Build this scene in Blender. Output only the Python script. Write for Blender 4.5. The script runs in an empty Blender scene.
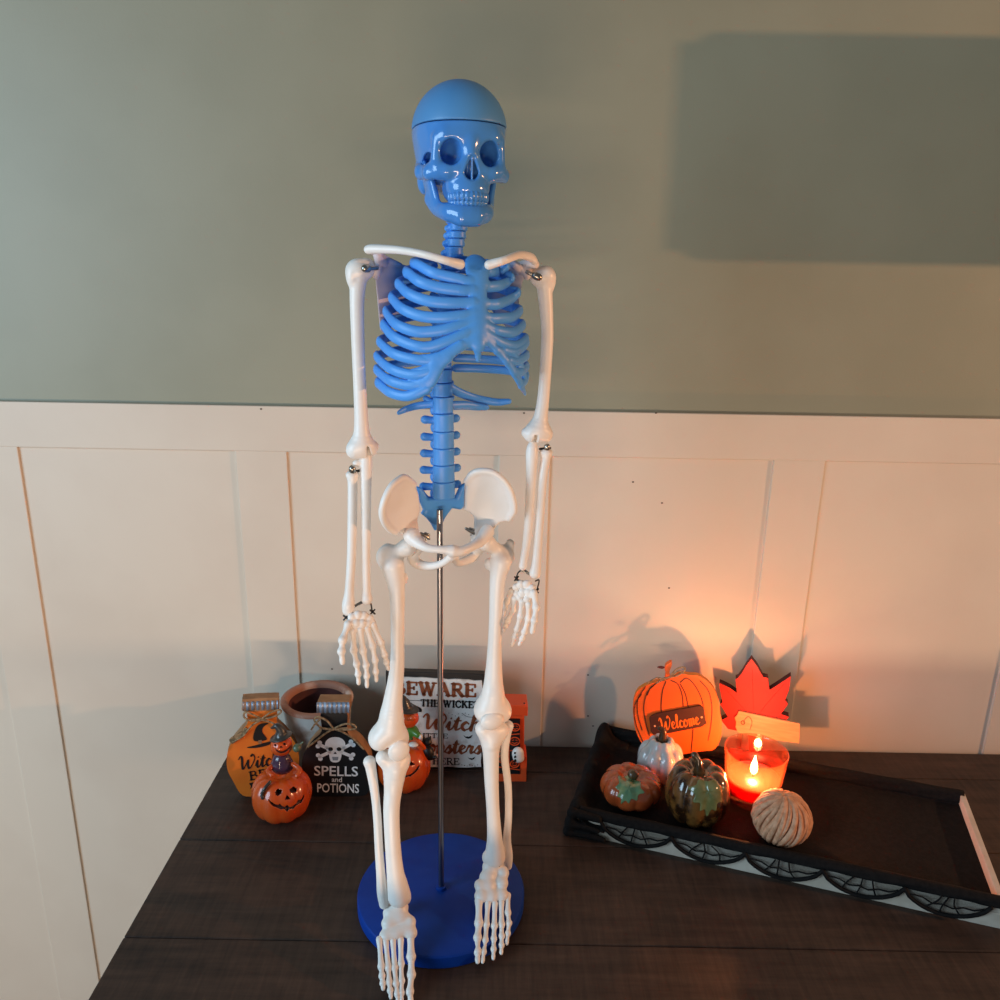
import bpy, bmesh, math, random
import numpy as np
from mathutils import Matrix, Vector

# ------------------------------------------------------------------ camera, world, light, exposure
SC = bpy.context.scene
COL = SC.collection
CAM_AT = np.array([0.0, -0.77, 0.71]); FPX = 800.0
RCAM = Matrix.Rotation(math.radians(74.0), 4, 'X') @ Matrix.Rotation(math.radians(1.0), 4, 'Z')
cd = bpy.data.cameras.new('camera'); cam = bpy.data.objects.new('camera', cd); COL.objects.link(cam)
cd.sensor_width = 36.0; cd.lens = 36.0 * FPX / 1000.0; cd.clip_start = 0.02; cd.clip_end = 60
cam.matrix_world = Matrix.Translation(Vector(CAM_AT)) @ RCAM
SC.camera = cam
SC.view_settings.view_transform = 'Standard'; SC.view_settings.look = 'None'
SC.view_settings.exposure = 0.0; SC.view_settings.gamma = 1.0; SC.view_settings.use_curve_mapping = False

world = bpy.data.worlds.new('World'); SC.world = world; world.use_nodes = True
bg = world.node_tree.nodes['Background']; bg.inputs[0].default_value = (0.80, 0.90, 1.0, 1); bg.inputs[1].default_value = 0.13

def light(name, kind, loc, energy, color, size=0.1, sy=None, aim=None):
    ld = bpy.data.lights.new(name, kind); ld.energy = energy; ld.color = color
    if kind == 'AREA':
        ld.size = size
        if sy: ld.shape = 'RECTANGLE'; ld.size_y = sy
    else: ld.shadow_soft_size = size
    o = bpy.data.objects.new(name, ld); COL.objects.link(o); o.location = loc
    if aim is not None:
        o.rotation_euler = (Vector(aim) - Vector(loc)).to_track_quat('-Z', 'Y').to_euler()
    return o
light('window_daylight', 'AREA', (-1.9, -1.3, .85), 42, (0.55, 0.80, 1.0), 1.2, 1.4, (0, 0.05, .35))
light('low_lamp', 'AREA', (-.25, -2.3, -.27), 27, (1.0, 0.71, 0.49), 1.4, 0.08, (0, 0.2, .6))
light('added_side_light', 'AREA', (2.5, -.66, .86), 33, (1.0, 0.50, 0.24), 0.035, 0.035, (.2, .3, .8))  # added warm light out of view, throws the blocker's shadow along the wall

CANDLE_W = 1.8

# ------------------------------------------------------------------ geometry of the photograph: pixel -> point on a plane of the room
RM = np.array(RCAM.to_3x3())
def ray(px, py): return RM @ np.array([(px - 500) / FPX, (500 - py) / FPX, -1.0])
def at(px, py, Y):
    d = ray(px, py); return CAM_AT + d * (Y - CAM_AT[1]) / d[1]
def atz(px, py, z):
    d = ray(px, py); return CAM_AT + d * (z - CAM_AT[2]) / d[2]

# ------------------------------------------------------------------ materials
def lin(c):
    return tuple(((v / 255.0) / 12.92 if v <= 10 else (((v / 255.0) + .055) / 1.055) ** 2.4) for v in c) + (1.0,)
def mat(name, c, rough=.5, c2=None, scale=20., lo=.4, hi=.6, metal=0., coat=0., bump=0., bscale=60., sss=0., sssr=None, stretch=(1, 1, 1), spec=.5):
    m = bpy.data.materials.new(name); m.use_nodes = True; nt = m.node_tree; b = nt.nodes['Principled BSDF']
    b.inputs['Base Color'].default_value = lin(c); b.inputs['Roughness'].default_value = rough; b.inputs['Metallic'].default_value = metal
    b.inputs['Coat Weight'].default_value = coat; b.inputs['Coat Roughness'].default_value = .08
    b.inputs['Specular IOR Level'].default_value = spec
    if sss: b.inputs['Subsurface Weight'].default_value = sss; b.inputs['Subsurface Radius'].default_value = sssr or (.01, .005, .003); b.inputs['Subsurface Scale'].default_value = 1.0
    tc = nt.nodes.new('ShaderNodeTexCoord'); mp = nt.nodes.new('ShaderNodeMapping'); mp.inputs['Scale'].default_value = stretch
    nt.links.new(tc.outputs['Object'], mp.inputs['Vector'])
    n = nt.nodes.new('ShaderNodeTexNoise'); n.inputs['Scale'].default_value = scale; n.inputs['Detail'].default_value = 5
    nt.links.new(mp.outputs[0], n.inputs['Vector'])
    r = nt.nodes.new('ShaderNodeMapRange'); r.inputs[1].default_value = lo; r.inputs[2].default_value = hi
    nt.links.new(n.outputs[0], r.inputs[0])
    mx = nt.nodes.new('ShaderNodeMix'); mx.data_type = 'RGBA'
    c2 = c2 or tuple(max(0, int(v * .93)) for v in c)
    mx.inputs[6].default_value = lin(c); mx.inputs[7].default_value = lin(c2)
    nt.links.new(r.outputs[0], mx.inputs[0]); nt.links.new(mx.outputs[2], b.inputs['Base Color'])
    if bump:
        n2 = nt.nodes.new('ShaderNodeTexNoise'); n2.inputs['Scale'].default_value = bscale; n2.inputs['Detail'].default_value = 6
        nt.links.new(mp.outputs[0], n2.inputs['Vector'])
        bp = nt.nodes.new('ShaderNodeBump'); bp.inputs['Strength'].default_value = bump; bp.inputs['Distance'].default_value = .002
        nt.links.new(n2.outputs[0], bp.inputs['Height']); nt.links.new(bp.outputs[0], b.inputs['Normal'])
    return m

M = {}
M['bone'] = mat('ivory_plastic', (243, 238, 232), .36, (238, 230, 221), 30, .45, .75)
M['blue'] = mat('blue_paint', (82, 160, 240), .40, (74, 150, 232), 25, .3, .8)
M['blue_gloss'] = mat('glossy_blue_paint', (72, 140, 214), .17, (66, 132, 208), 25, .3, .8, coat=.5)
M['blue_satin'] = mat('satin_blue_paint', (80, 144, 200), .45, (76, 138, 194), 25, .3, .8)
M['blue_dark'] = mat('deep_blue_plastic', (4, 58, 148), .5, (3, 52, 138), 30, spec=.25)
M['steel'] = mat('steel', (150, 150, 154), .28, metal=1.)
M['dark_steel'] = mat('dark_steel', (176, 172, 164), .28, metal=1.)
M['black_hole'] = mat('dark_screw', (20, 18, 18), .4)

# ------------------------------------------------------------------ objects
def tag(o, label=None, cat=None, group=None, kind=None):
    if label: o['label'] = label
    if cat: o['category'] = cat
    if group: o['group'] = group
    if kind: o['kind'] = kind
    return o
def thing(name, label, cat, loc=(0, 0, 0), rot=(0, 0, 0), group=None):
    o = bpy.data.objects.new(name, None); COL.objects.link(o); o.empty_display_size = .02
    o.location = loc; o.rotation_euler = rot
    return tag(o, label, cat, group)
def link(name, me, mats, parent=None, smooth=True):
    for m in (mats if isinstance(mats, (list, tuple)) else [mats]): me.materials.append(M[m] if isinstance(m, str) else m)
    o = bpy.data.objects.new(name, me); COL.objects.link(o)
    if parent is not None: o.parent = parent
    if smooth and len(me.polygons): me.polygons.foreach_set('use_smooth', np.ones(len(me.polygons), bool))
    return o
def raw(name, V, F, mats, parent=None, smooth=True, mi=None):
    me = bpy.data.meshes.new(name); me.from_pydata([tuple(map(float, v)) for v in V], [], [tuple(map(int, f)) for f in F])
    o = link(name, me, mats, parent, smooth)
    if mi is not None: me.polygons.foreach_set('material_index', np.asarray(mi, np.int32))
    me.update(); return o
def crisp(o, deg=40):
    o.data.set_sharp_from_angle(angle=math.radians(deg)); return o

# ------------------------------------------------------------------ signed distance modelling (numpy + surface nets)
def _v(p): return np.asarray(p, np.float64)
def rc(a, b, ra, rb, flat=None):
    """round cone; flat = (direction, factor) squeezes the section along a direction"""
    a, b = _v(a), _v(b); ba = b - a; L2 = max(float(ba @ ba), 1e-12)
    R = max(ra, rb) * (1.0 if not flat else max(1.0, flat[1])) * 1.02
    def f(X, Y, Z):
        px, py, pz = X - a[0], Y - a[1], Z - a[2]
        t = np.clip((px * ba[0] + py * ba[1] + pz * ba[2]) / L2, 0, 1)
        qx, qy, qz = px - t * ba[0], py - t * ba[1], pz - t * ba[2]
        if flat:
            u = _v(flat[0]); u = u - ba * (u @ ba) / L2; u = u / max(np.linalg.norm(u), 1e-9)
            w = qx * u[0] + qy * u[1] + qz * u[2]; s = (1.0 / flat[1]) ** 2 - 1
            d2 = qx * qx + qy * qy + qz * qz + s * w * w
            return (np.sqrt(np.maximum(d2, 0)) - (ra + (rb - ra) * t)) * min(1.0, flat[1])
        return np.sqrt(qx * qx + qy * qy + qz * qz) - (ra + (rb - ra) * t)
    return f, np.minimum(a, b) - R, np.maximum(a, b) + R
def el(c, r, rot=None):
    c, r = _v(c), _v(r); Rm = None if rot is None else np.array(Matrix.Rotation(rot[0], 3, rot[1]) if not isinstance(rot, np.ndarray) else rot)
    def f(X, Y, Z):
        x, y, z = X - c[0], Y - c[1], Z - c[2]
        if Rm is not None:
            x, y, z = (Rm[0, 0] * x + Rm[1, 0] * y + Rm[2, 0] * z, Rm[0, 1] * x + Rm[1, 1] * y + Rm[2, 1] * z, Rm[0, 2] * x + Rm[1, 2] * y + Rm[2, 2] * z)
        k0 = np.sqrt((x / r[0]) ** 2 + (y / r[1]) ** 2 + (z / r[2]) ** 2)
        k1 = np.sqrt((x / r[0] ** 2) ** 2 + (y / r[1] ** 2) ** 2 + (z / r[2] ** 2) ** 2)
        return k0 * (k0 - 1) / np.maximum(k1, 1e-9)
    R = r if Rm is None else np.abs(Rm) @ r
    return f, c - R, c + R
def bx(c, h, rd=.001, rot=None):
    c, h = _v(c), _v(h); Rm = None if rot is None else np.array(Matrix.Rotation(rot[0], 3, rot[1]))
    def f(X, Y, Z):
        x, y, z = X - c[0], Y - c[1], Z - c[2]
        if Rm is not None:
            x, y, z = (Rm[0, 0] * x + Rm[1, 0] * y + Rm[2, 0] * z, Rm[0, 1] * x + Rm[1, 1] * y + Rm[2, 1] * z, Rm[0, 2] * x + Rm[1, 2] * y + Rm[2, 2] * z)
        x, y, z = np.abs(x) - h[0] + rd, np.abs(y) - h[1] + rd, np.abs(z) - h[2] + rd
        o = np.sqrt(np.maximum(x, 0) ** 2 + np.maximum(y, 0) ** 2 + np.maximum(z, 0) ** 2)
        return o + np.minimum(np.maximum(np.maximum(x, y), z), 0) - rd
    R = h if Rm is None else np.abs(Rm) @ h
    return f, c - R, c + R
def poly2(P, x, z):
    """signed distance to a closed polygon in a plane"""
    P = _v(P); n = len(P); x, z = np.broadcast_arrays(x, z)
    d = np.full(x.shape, 1e9); s = np.ones(x.shape)
    for i in range(n):
        a, b = P[i], P[i - 1]; e = b - a; wx, wz = x - a[0], z - a[1]
        t = np.clip((wx * e[0] + wz * e[1]) / max(e @ e, 1e-14), 0, 1)
        d = np.minimum(d, (wx - e[0] * t) ** 2 + (wz - e[1] * t) ** 2)
        c1, c2, c3 = z >= a[1], z < b[1], e[0] * wz > e[1] * wx
        s = np.where((c1 & c2 & c3) | (~c1 & ~c2 & ~c3), -s, s)
    return s * np.sqrt(d)
def sheet(poly, g, t, rd=None):
    """curved plate: outline in x-z, middle surface y = g(x, z), half thickness t"""
    P = _v(poly); rd = rd or t * .9; G = [g(p[0], p[1]) for p in P] + [g(*P.mean(0))]
    def f(X, Y, Z):
        d2 = poly2(P, X + 0 * Z, Z + 0 * X) + rd; dy = np.abs(Y - g(X, Z)) - t + rd
        return np.sqrt(np.maximum(d2, 0) ** 2 + np.maximum(dy, 0) ** 2) + np.minimum(np.maximum(d2, dy), 0) - rd
    lo = np.array([P[:, 0].min(), min(G) - t - .006, P[:, 1].min()]); hi = np.array([P[:, 0].max(), max(G) + t + .006, P[:, 1].max()])
    return f, lo, hi
def chain(pts, rads, k=.002, flat=None, n=4):
    """a limb of round cones: smoothed along its points, joined seamlessly, blended into the rest with k"""
    if n > 1:
        Q = catmull([np.append(_v(p), r) for p, r in zip(pts, rads)], n); pts = [q[:3] for q in Q]; rads = [max(q[3], .0004) for q in Q]
    fl = flat if (flat is None or isinstance(flat, list)) else [flat] * (len(pts) - 1)
    pr = [rc(pts[i], pts[i + 1], rads[i], rads[i + 1], fl and fl[i]) for i in range(len(pts) - 1)]
    return [('g', (pr, np.min([p[1] for p in pr], 0), np.max([p[2] for p in pr], 0)), k)]
def evalf(ops, vox, clip=None):
    lo = np.min([o[1][1] for o in ops if o[0] in 'ug'], 0) - 4 * vox; hi = np.max([o[1][2] for o in ops if o[0] in 'ug'], 0) + 4 * vox
    if clip is not None: lo = np.maximum(lo, clip[0]); hi = np.minimum(hi, clip[1])
    n = np.ceil((hi - lo) / vox).astype(int) + 1
    D = np.full(n, 1.0, np.float32); ax = [lo[i] + vox * np.arange(n[i]) for i in range(3)]
    for kind, (f, a, b), k in ops:
        i0 = np.maximum(0, np.floor((a - k - 3 * vox - lo) / vox).astype(int)); i1 = np.minimum(n, np.ceil((b + k + 3 * vox - lo) / vox).astype(int) + 1)
        if np.any(i1 <= i0): continue
        sl = tuple(slice(p, q) for p, q in zip(i0, i1))
        A = D[sl]
        if kind == 'g':
            d = np.full(A.shape, 1.0, np.float32); m = k + 3 * vox
            for f2, a2, b2 in f:
                j0 = np.maximum(i0, np.floor((a2 - m - lo) / vox).astype(int)); j1 = np.minimum(i1, np.ceil((b2 + m - lo) / vox).astype(int) + 1)
                if np.any(j1 <= j0): continue
                s2 = tuple(slice(p - r, q - r) for p, q, r in zip(j0, j1, i0)); g2 = tuple(slice(p, q) for p, q in zip(j0, j1))
                d[s2] = np.minimum(d[s2], f2(ax[0][g2[0]][:, None, None], ax[1][g2[1]][None, :, None], ax[2][g2[2]][None, None, :]))
        else: d = f(ax[0][sl[0]][:, None, None], ax[1][sl[1]][None, :, None], ax[2][sl[2]][None, None, :])
        if kind in 'ug':
            h = np.clip(.5 + .5 * (A - d) / max(k, 1e-6), 0, 1); D[sl] = A * (1 - h) + d * h - k * h * (1 - h)
        elif kind == 's':
            h = np.clip(.5 - .5 * (A + d) / max(k, 1e-6), 0, 1); D[sl] = A * (1 - h) - d * h + k * h * (1 - h)
        else: D[sl] = np.maximum(A, d)
    return D, lo
def nets(D, lo, vox):
    s = D < 0; nx, ny, nz = D.shape; c = np.zeros((nx - 1, ny - 1, nz - 1), np.int8)
    OF = [(i, j, k) for i in (0, 1) for j in (0, 1) for k in (0, 1)]
    for i, j, k in OF: c += s[i:nx - 1 + i, j:ny - 1 + j, k:nz - 1 + k]
    m = (c > 0) & (c < 8); idx = np.argwhere(m); vid = np.full(m.shape, -1, np.int64); vid[m] = np.arange(len(idx))
    acc = np.zeros((len(idx), 3)); cnt = np.zeros(len(idx))
    for a in OF:
        for axn in range(3):
            if a[axn]: continue
            b = list(a); b[axn] = 1
            da = D[tuple((idx + a).T)]; db = D[tuple((idx + b).T)]; cr = (da < 0) != (db < 0)
            t = np.where(cr, da / np.where(cr, da - db, 1), 0); p = np.array(a, float)[None, :].repeat(len(idx), 0); p[:, axn] += t
            acc[cr] += p[cr]; cnt[cr] += 1
    V = lo + vox * (idx + acc / np.maximum(cnt, 1)[:, None])
    Fs = []
    for axn in range(3):
        u, w = (axn + 1) % 3, (axn + 2) % 3
        s0 = [slice(1, -1)] * 3; s1 = list(s0); s0[axn] = slice(0, -1); s1[axn] = slice(1, None)
        A, B = s[tuple(s0)], s[tuple(s1)]; cr = A != B; e = np.argwhere(cr); sg = A[cr]
        off = np.array([1, 1, 1]); off[axn] = 0; e = e + off
        def g(du, dw):
            q = e.copy(); q[:, u] += du; q[:, w] += dw; return vid[tuple(q.T)]
        Q = np.stack([g(-1, -1), g(0, -1), g(0, 0), g(-1, 0)], 1)
        Q[~sg] = Q[~sg][:, ::-1]; Fs.append(Q)
    return V, np.concatenate(Fs)
def npmesh(name, V, F):
    me = bpy.data.meshes.new(name); n = len(F)
    me.vertices.add(len(V)); me.vertices.foreach_set('co', np.ascontiguousarray(V, np.float32).ravel())
    me.loops.add(4 * n); me.loops.foreach_set('vertex_index', np.ascontiguousarray(F, np.int32).ravel())
    me.polygons.add(n); me.polygons.foreach_set('loop_start', np.arange(0, 4 * n, 4, dtype=np.int32))
    try: me.polygons.foreach_set('loop_total', np.full(n, 4, np.int32))
    except Exception: pass
    me.update(calc_edges=True); return me
def sdf(name, ops, vox, mats, parent=None, paint=None, clip=None):
    """paint: list of (slot, test(points)->bool) applied to face centres"""
    D, lo = evalf(ops, vox, clip); V, F = nets(D, lo, vox); me = npmesh(name, V, F)
    o = link(name, me, mats, parent)
    if paint:
        C3 = V[F].mean(1); mi = np.zeros(len(F), np.int32)
        for slot, test in paint: mi[test(C3)] = slot
        me.polygons.foreach_set('material_index', mi)
    return o

# ------------------------------------------------------------------ plain mesh helpers
def catmull(P, n=6, closed=False):
    P = [_v(p) for p in P]; m = len(P); out = []
    for i in range(m if closed else m - 1):
        p0 = P[i - 1] if (closed or i > 0) else P[0] * 2 - P[1]; p1 = P[i]; p2 = P[(i + 1) % m]
        p3 = P[(i + 2) % m] if (closed or i + 2 < m) else P[-1] * 2 - P[-2]
        for j in range(n):
            t = j / n; out.append(.5 * (2 * p1 + (p2 - p0) * t + (2 * p0 - 5 * p1 + 4 * p2 - p3) * t * t + (3 * p1 - p0 - 3 * p2 + p3) * t ** 3))
    if not closed: out.append(P[-1])
    return out
def tube_vf(P, R, n=10, flat=None):
    """tube along points; flat = (direction, factor): thickness factor across that direction; rounded ends"""
    P = [_v(p) for p in P]; m = len(P); R = list(R) if hasattr(R, '__len__') else [R] * m
    V, F = [], []; N = None; rings = []
    T = [(P[min(i + 1, m - 1)] - P[max(i - 1, 0)]) for i in range(m)]; T = [t / max(np.linalg.norm(t), 1e-9) for t in T]
    secs = [(P[0] - T[0] * R[0] * .9, R[0] * .4, 0), (P[0] - T[0] * R[0] * .5, R[0] * .8, 0)] + [(P[i], R[i], i) for i in range(m)] + [(P[-1] + T[-1] * R[-1] * .5, R[-1] * .8, m - 1), (P[-1] + T[-1] * R[-1] * .9, R[-1] * .4, m - 1)]
    for p, r, i in secs:
        t = T[i]
        if flat is not None:
            u = flat[0](p) if callable(flat[0]) else _v(flat[0]); u = u - t * (u @ t); u = u / max(np.linalg.norm(u), 1e-9)
        else:
            u = np.array([0, 0, 1.]) if N is None else N
            if N is None and abs(t[2]) > .9: u = np.array([1., 0, 0])
            u = u - t * (u @ t); u = u / np.linalg.norm(u); N = u
        w = np.cross(t, u); fu = flat[1] if flat is not None else 1.0
        b = len(V); rings.append(b)
        for k in range(n):
            a = 2 * math.pi * k / n; V.append(p + u * math.cos(a) * r * fu + w * math.sin(a) * r)
    for q in range(len(rings) - 1):
        for k in range(n):
            F.append((rings[q] + k, rings[q] + (k + 1) % n, rings[q + 1] + (k + 1) % n, rings[q + 1] + k))
    F.append(tuple(range(n - 1, -1, -1))); F.append(tuple(rings[-1] + k for k in range(n)))
    return V, F
def tube(name, P, R, mats, parent=None, n=10, flat=None):
    return raw(name, *tube_vf(P, R, n, flat), mats, parent)
def merge(*VF):
    V, F = [], []
    for v, f in VF:
        b = len(V); V += list(v); F += [tuple(i + b for i in q) for q in f]
    return V, F
def lathe_vf(prof, n=48, c=(0, 0, 0), close=False):
    V, F = [], []; m = len(prof)
    for r, z in prof:
        for k in range(n):
            a = 2 * math.pi * k / n; V.append((c[0] + r * math.cos(a), c[1] + r * math.sin(a), c[2] + z))
    for q in range(m if close else m - 1):
        q2 = (q + 1) % m
        for k in range(n): F.append((q * n + k, q * n + (k + 1) % n, q2 * n + (k + 1) % n, q2 * n + k))
    return V, F
def box_vf(a, b):
    (x0, y0, z0), (x1, y1, z1) = a, b
    V = [(x0, y0, z0), (x1, y0, z0), (x1, y1, z0), (x0, y1, z0), (x0, y0, z1), (x1, y0, z1), (x1, y1, z1), (x0, y1, z1)]
    return V, [(3, 2, 1, 0), (4, 5, 6, 7), (0, 1, 5, 4), (1, 2, 6, 5), (2, 3, 7, 6), (3, 0, 4, 7)]
def bevel(o, w=.001, seg=2):
    b = o.modifiers.new('bevel', 'BEVEL'); b.width = w; b.segments = seg; b.limit_method = 'ANGLE'; b.angle_limit = math.radians(40)
    return o
def prism_vf(out, y0, y1):
    """solid from an x-z outline (counter-clockwise seen from the front, i.e. from -y)"""
    n = len(out); ar = sum(out[i - 1][0] * out[i][1] - out[i][0] * out[i - 1][1] for i in range(n))
    if ar < 0: out = out[::-1]
    V = [(p[0], y0, p[1]) for p in out] + [(p[0], y1, p[1]) for p in out]
    F = [tuple(range(n)), tuple(range(2 * n - 1, n - 1, -1))] + [(i, n + i, n + (i + 1) % n, (i + 1) % n) for i in range(n)]
    return V, F
def ribbon_vf(P, w, y, closed=False, taper=False):
    """flat painted line in the x-z plane with round ends"""
    P = [_v(p) for p in P]; m = len(P); V, F = [], []; W = w if hasattr(w, '__len__') else [w] * m
    for i in range(m):
        a = P[i - 1] if (closed or i > 0) else P[i]; b = P[(i + 1) % m] if (closed or i + 1 < m) else P[i]
        t = b - a; L = np.linalg.norm(t); t = t / L if L > 1e-9 else np.array([1., 0]); nn = np.array([-t[1], t[0]]) * W[i] / 2
        V += [(P[i][0] + nn[0], y, P[i][1] + nn[1]), (P[i][0] - nn[0], y, P[i][1] - nn[1])]
    for i in range(m if closed else m - 1):
        j = (i + 1) % m; F.append((2 * i, 2 * i + 1, 2 * j + 1, 2 * j))
    if not closed:
        for e in (0, m - 1):
            b = len(V); V += [(P[e][0] + math.cos(a) * W[e] / 2, y, P[e][1] + math.sin(a) * W[e] / 2) for a in [2 * math.pi * k / 10 for k in range(10)]]
            F.append(tuple(range(b, b + 10)))
    return V, F
def disc_vf(c, rx, rz, y, n=24):
    return [(c[0] + rx * math.cos(2 * math.pi * k / n), y, c[1] + rz * math.sin(2 * math.pi * k / n)) for k in range(n)], [tuple(range(n))]
def face_vf(out, y):
    return [(p[0], y, p[1]) for p in out], [tuple(range(len(out)))]
class Board:
    """an upright plane standing on the table: local x right, y into the board, z up"""
    def __init__(s, px, py, z0, yaw=0., lean=0.):
        s.o = atz(px, py, z0); s.rot = (-math.radians(lean), 0, math.radians(yaw))
        s.R = np.array((Matrix.Rotation(s.rot[2], 3, 'Z') @ Matrix.Rotation(s.rot[0], 3, 'X')))
    def uv(s, px, py):
        d = s.R.T @ ray(px, py); c = s.R.T @ (CAM_AT - s.o); p = c - d * c[1] / d[1]; return np.array([p[0], p[2]])
    def out(s, pts, n=5, closed=True): return [tuple(p) for p in (catmull([s.uv(*p) for p in pts], n, closed) if n > 1 else [s.uv(*p) for p in pts])]

# ------------------------------------------------------------------ the room
WY = 0.34; FLOORZ = -0.76
def wood_mat():
    m = bpy.data.materials.new('dark_planks'); m.use_nodes = True; nt = m.node_tree; b = nt.nodes['Principled BSDF']; L = nt.links.new
    tc = nt.nodes.new('ShaderNodeTexCoord')
    def noise(scale, st, det=6):
        mp = nt.nodes.new('ShaderNodeMapping'); mp.inputs['Scale'].default_value = st; L(tc.outputs['Object'], mp.inputs[0])
        n = nt.nodes.new('ShaderNodeTexNoise'); n.inputs['Scale'].default_value = scale; n.inputs['Detail'].default_value = det; n.inputs['Roughness'].default_value = .62; L(mp.outputs[0], n.inputs['Vector']); return n.outputs[0]
    g = noise(9, (1.2, 9, 9)); s = noise(30, (6, .55, 3)); big = noise(5, (1, 1, 1), 2)
    def mixv(a, bb, fac):
        x = nt.nodes.new('ShaderNodeMix'); x.inputs[0].default_value = fac; L(a, x.inputs[2]); L(bb, x.inputs[3]); return x.outputs[0]
    v = mixv(mixv(g, s, .45), big, .3)
    r = nt.nodes.new('ShaderNodeValToRGB'); L(v, r.inputs[0]); e = r.color_ramp.elements
    e[0].position = .34; e[0].color = lin((26, 19, 16)); e[1].position = .66; e[1].color = lin((78, 58, 47))
    L(r.outputs[0], b.inputs['Base Color']); b.inputs['Roughness'].default_value = .55; b.inputs['Specular IOR Level'].default_value = .35
    bp = nt.nodes.new('ShaderNodeBump'); bp.inputs['Strength'].default_value = .35; bp.inputs['Distance'].default_value = .0015; L(v, bp.inputs['Height']); L(bp.outputs[0], b.inputs['Normal'])
    return m
M['planks'] = wood_mat()
M['sage'] = mat('sage_green_paint', (142, 142, 122), .45, (138, 138, 118), 6, .4, .6, bump=.06, bscale=320)
M['cream'] = mat('cream_panel_paint', (212, 199, 182), .48, (207, 193, 176), 5, .4, .6, bump=.03, bscale=200)
M['floorwood'] = mat('brown_floor', (96, 70, 52), .5, (80, 56, 40), 8, stretch=(1, 8, 1))
M['nail'] = mat('nail_hole_filler', (92, 78, 68), .8)
X0, X1 = -1.6, 1.6
# sage wall above, cream panelling below: flat board, raised rails and battens round recessed panels
WT = float(at(500, 409, WY)[2])
raw('wall_back', *box_vf((X0, WY, FLOORZ), (X1, WY + .1, 1.75)), 'sage', None, False)['kind'] = 'structure'
pan = raw('trim_1', *box_vf((X0, WY - .006, FLOORZ), (X1, WY + .001, WT - .004)), 'cream', None, False); pan['kind'] = 'structure'
rails = []
zt = float(at(500, 456, WY - .012)[2])
cap_ = bevel(raw('trim_2', *box_vf((X0, WY - .0100, zt), (X1, WY - .004, WT)), 'cream', None, False), .0012); cap_['kind'] = 'structure'
xe = [float(at(x, 560, WY - .012)[0]) for x in (243, 292, 497, 547, 763)]
cx = [(xe[0] + xe[1]) / 2, (xe[2] + xe[3]) / 2, xe[4] + (xe[3] - xe[2]) / 2]; bw = .0365; pitch = (cx[2] - cx[0]) / 2
n = 3
for c in [cx[0] - 2 * pitch, cx[0] - pitch, cx[0], cx[1], cx[2], cx[2] + pitch, cx[2] + 2 * pitch]:
    q = bevel(raw('trim_%d' % n, *box_vf((c - bw, WY - .0095, FLOORZ + .12), (c + bw, WY - .004, zt + .0005)), 'cream', None, False), .0012); q['kind'] = 'structure'; n += 1
q = bevel(raw('baseboard_back', *box_vf((X0, WY - .016, FLOORZ), (X1, WY - .004, FLOORZ + .12)), 'cream', None, False), .002); q['kind'] = 'structure'
q = raw('floor', *box_vf((X0, -1.9, FLOORZ - .05), (X1, WY + .1, FLOORZ)), 'floorwood', None, False); q['kind'] = 'structure'
# small nail holes in the panelling
for px, py in ((261, 409), (524, 413), (656, 413), (605, 735), (588, 675), (588, 716), (593, 726), (332, 669), (662, 503), (669, 588), (633, 482)):
    p = at(px, py, WY - .0103 if py < 456 else WY - .0064)
    raw('trim_%d' % n, *merge(disc_vf((p[0], p[2]), .0016, .0012, p[1])), 'nail', None, False)['kind'] = 'structure'; n += 1

# ------------------------------------------------------------------ the table
TL, TR, TF, TB = float(atz(219, 770, 0)[0]), 1.35, -.62, WY - .018
table = thing('table', 'dark brown plank-topped table against the panelled wall, everything stands on it', 'table', (.4, -.14, FLOORZ))
ys = [TB, .254, .097, -.060, -.217, -.374, -.53, TF]
Vf = []
for i in range(len(ys) - 1):
    Vf.append(box_vf((TL - .4, ys[i + 1] + .14 + .0007, -FLOORZ - .032), (TR - .4, ys[i] + .14 - .0007, -FLOORZ)))
bevel(raw('tabletop', *merge(*Vf), 'planks', table, False), .0012, 2)
for sx in (TL + .06, TR - .06):
    for sy in (TF + .06, TB - .06):
        bevel(raw('leg', *box_vf((sx - .4 - .04, sy + .14 - .04, 0), (sx - .4 + .04, sy + .14 + .04, -FLOORZ - .032)), 'planks', table, False), .003)
bevel(raw('apron', *merge(box_vf((TL - .36, TF + .14 + .05, -FLOORZ - .12), (TR - .44, TF + .14 + .07, -FLOORZ - .032)), box_vf((TL - .36, TB + .14 - .07, -FLOORZ - .12), (TR - .44, TB + .14 - .05, -FLOORZ - .032))), 'planks', table, False), .002)

pf = thing('shadow_blocker', 'added unseen shadow-casting cabinet hung on the sage wall to the right of the table', 'blocker', (.848, WY, .752))  # unseen box, added only to cast the rectangular shadow on the upper wall
bevel(raw('blocker_body', *box_vf((-.17, -.20, 0), (.17, -.002, .22)), 'floorwood', pf, False), .012, 4)
bevel(raw('blocker_front', *box_vf((-.155, -.212, .012), (.155, -.2005, .208)), 'floorwood', pf, False), .003)

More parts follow.
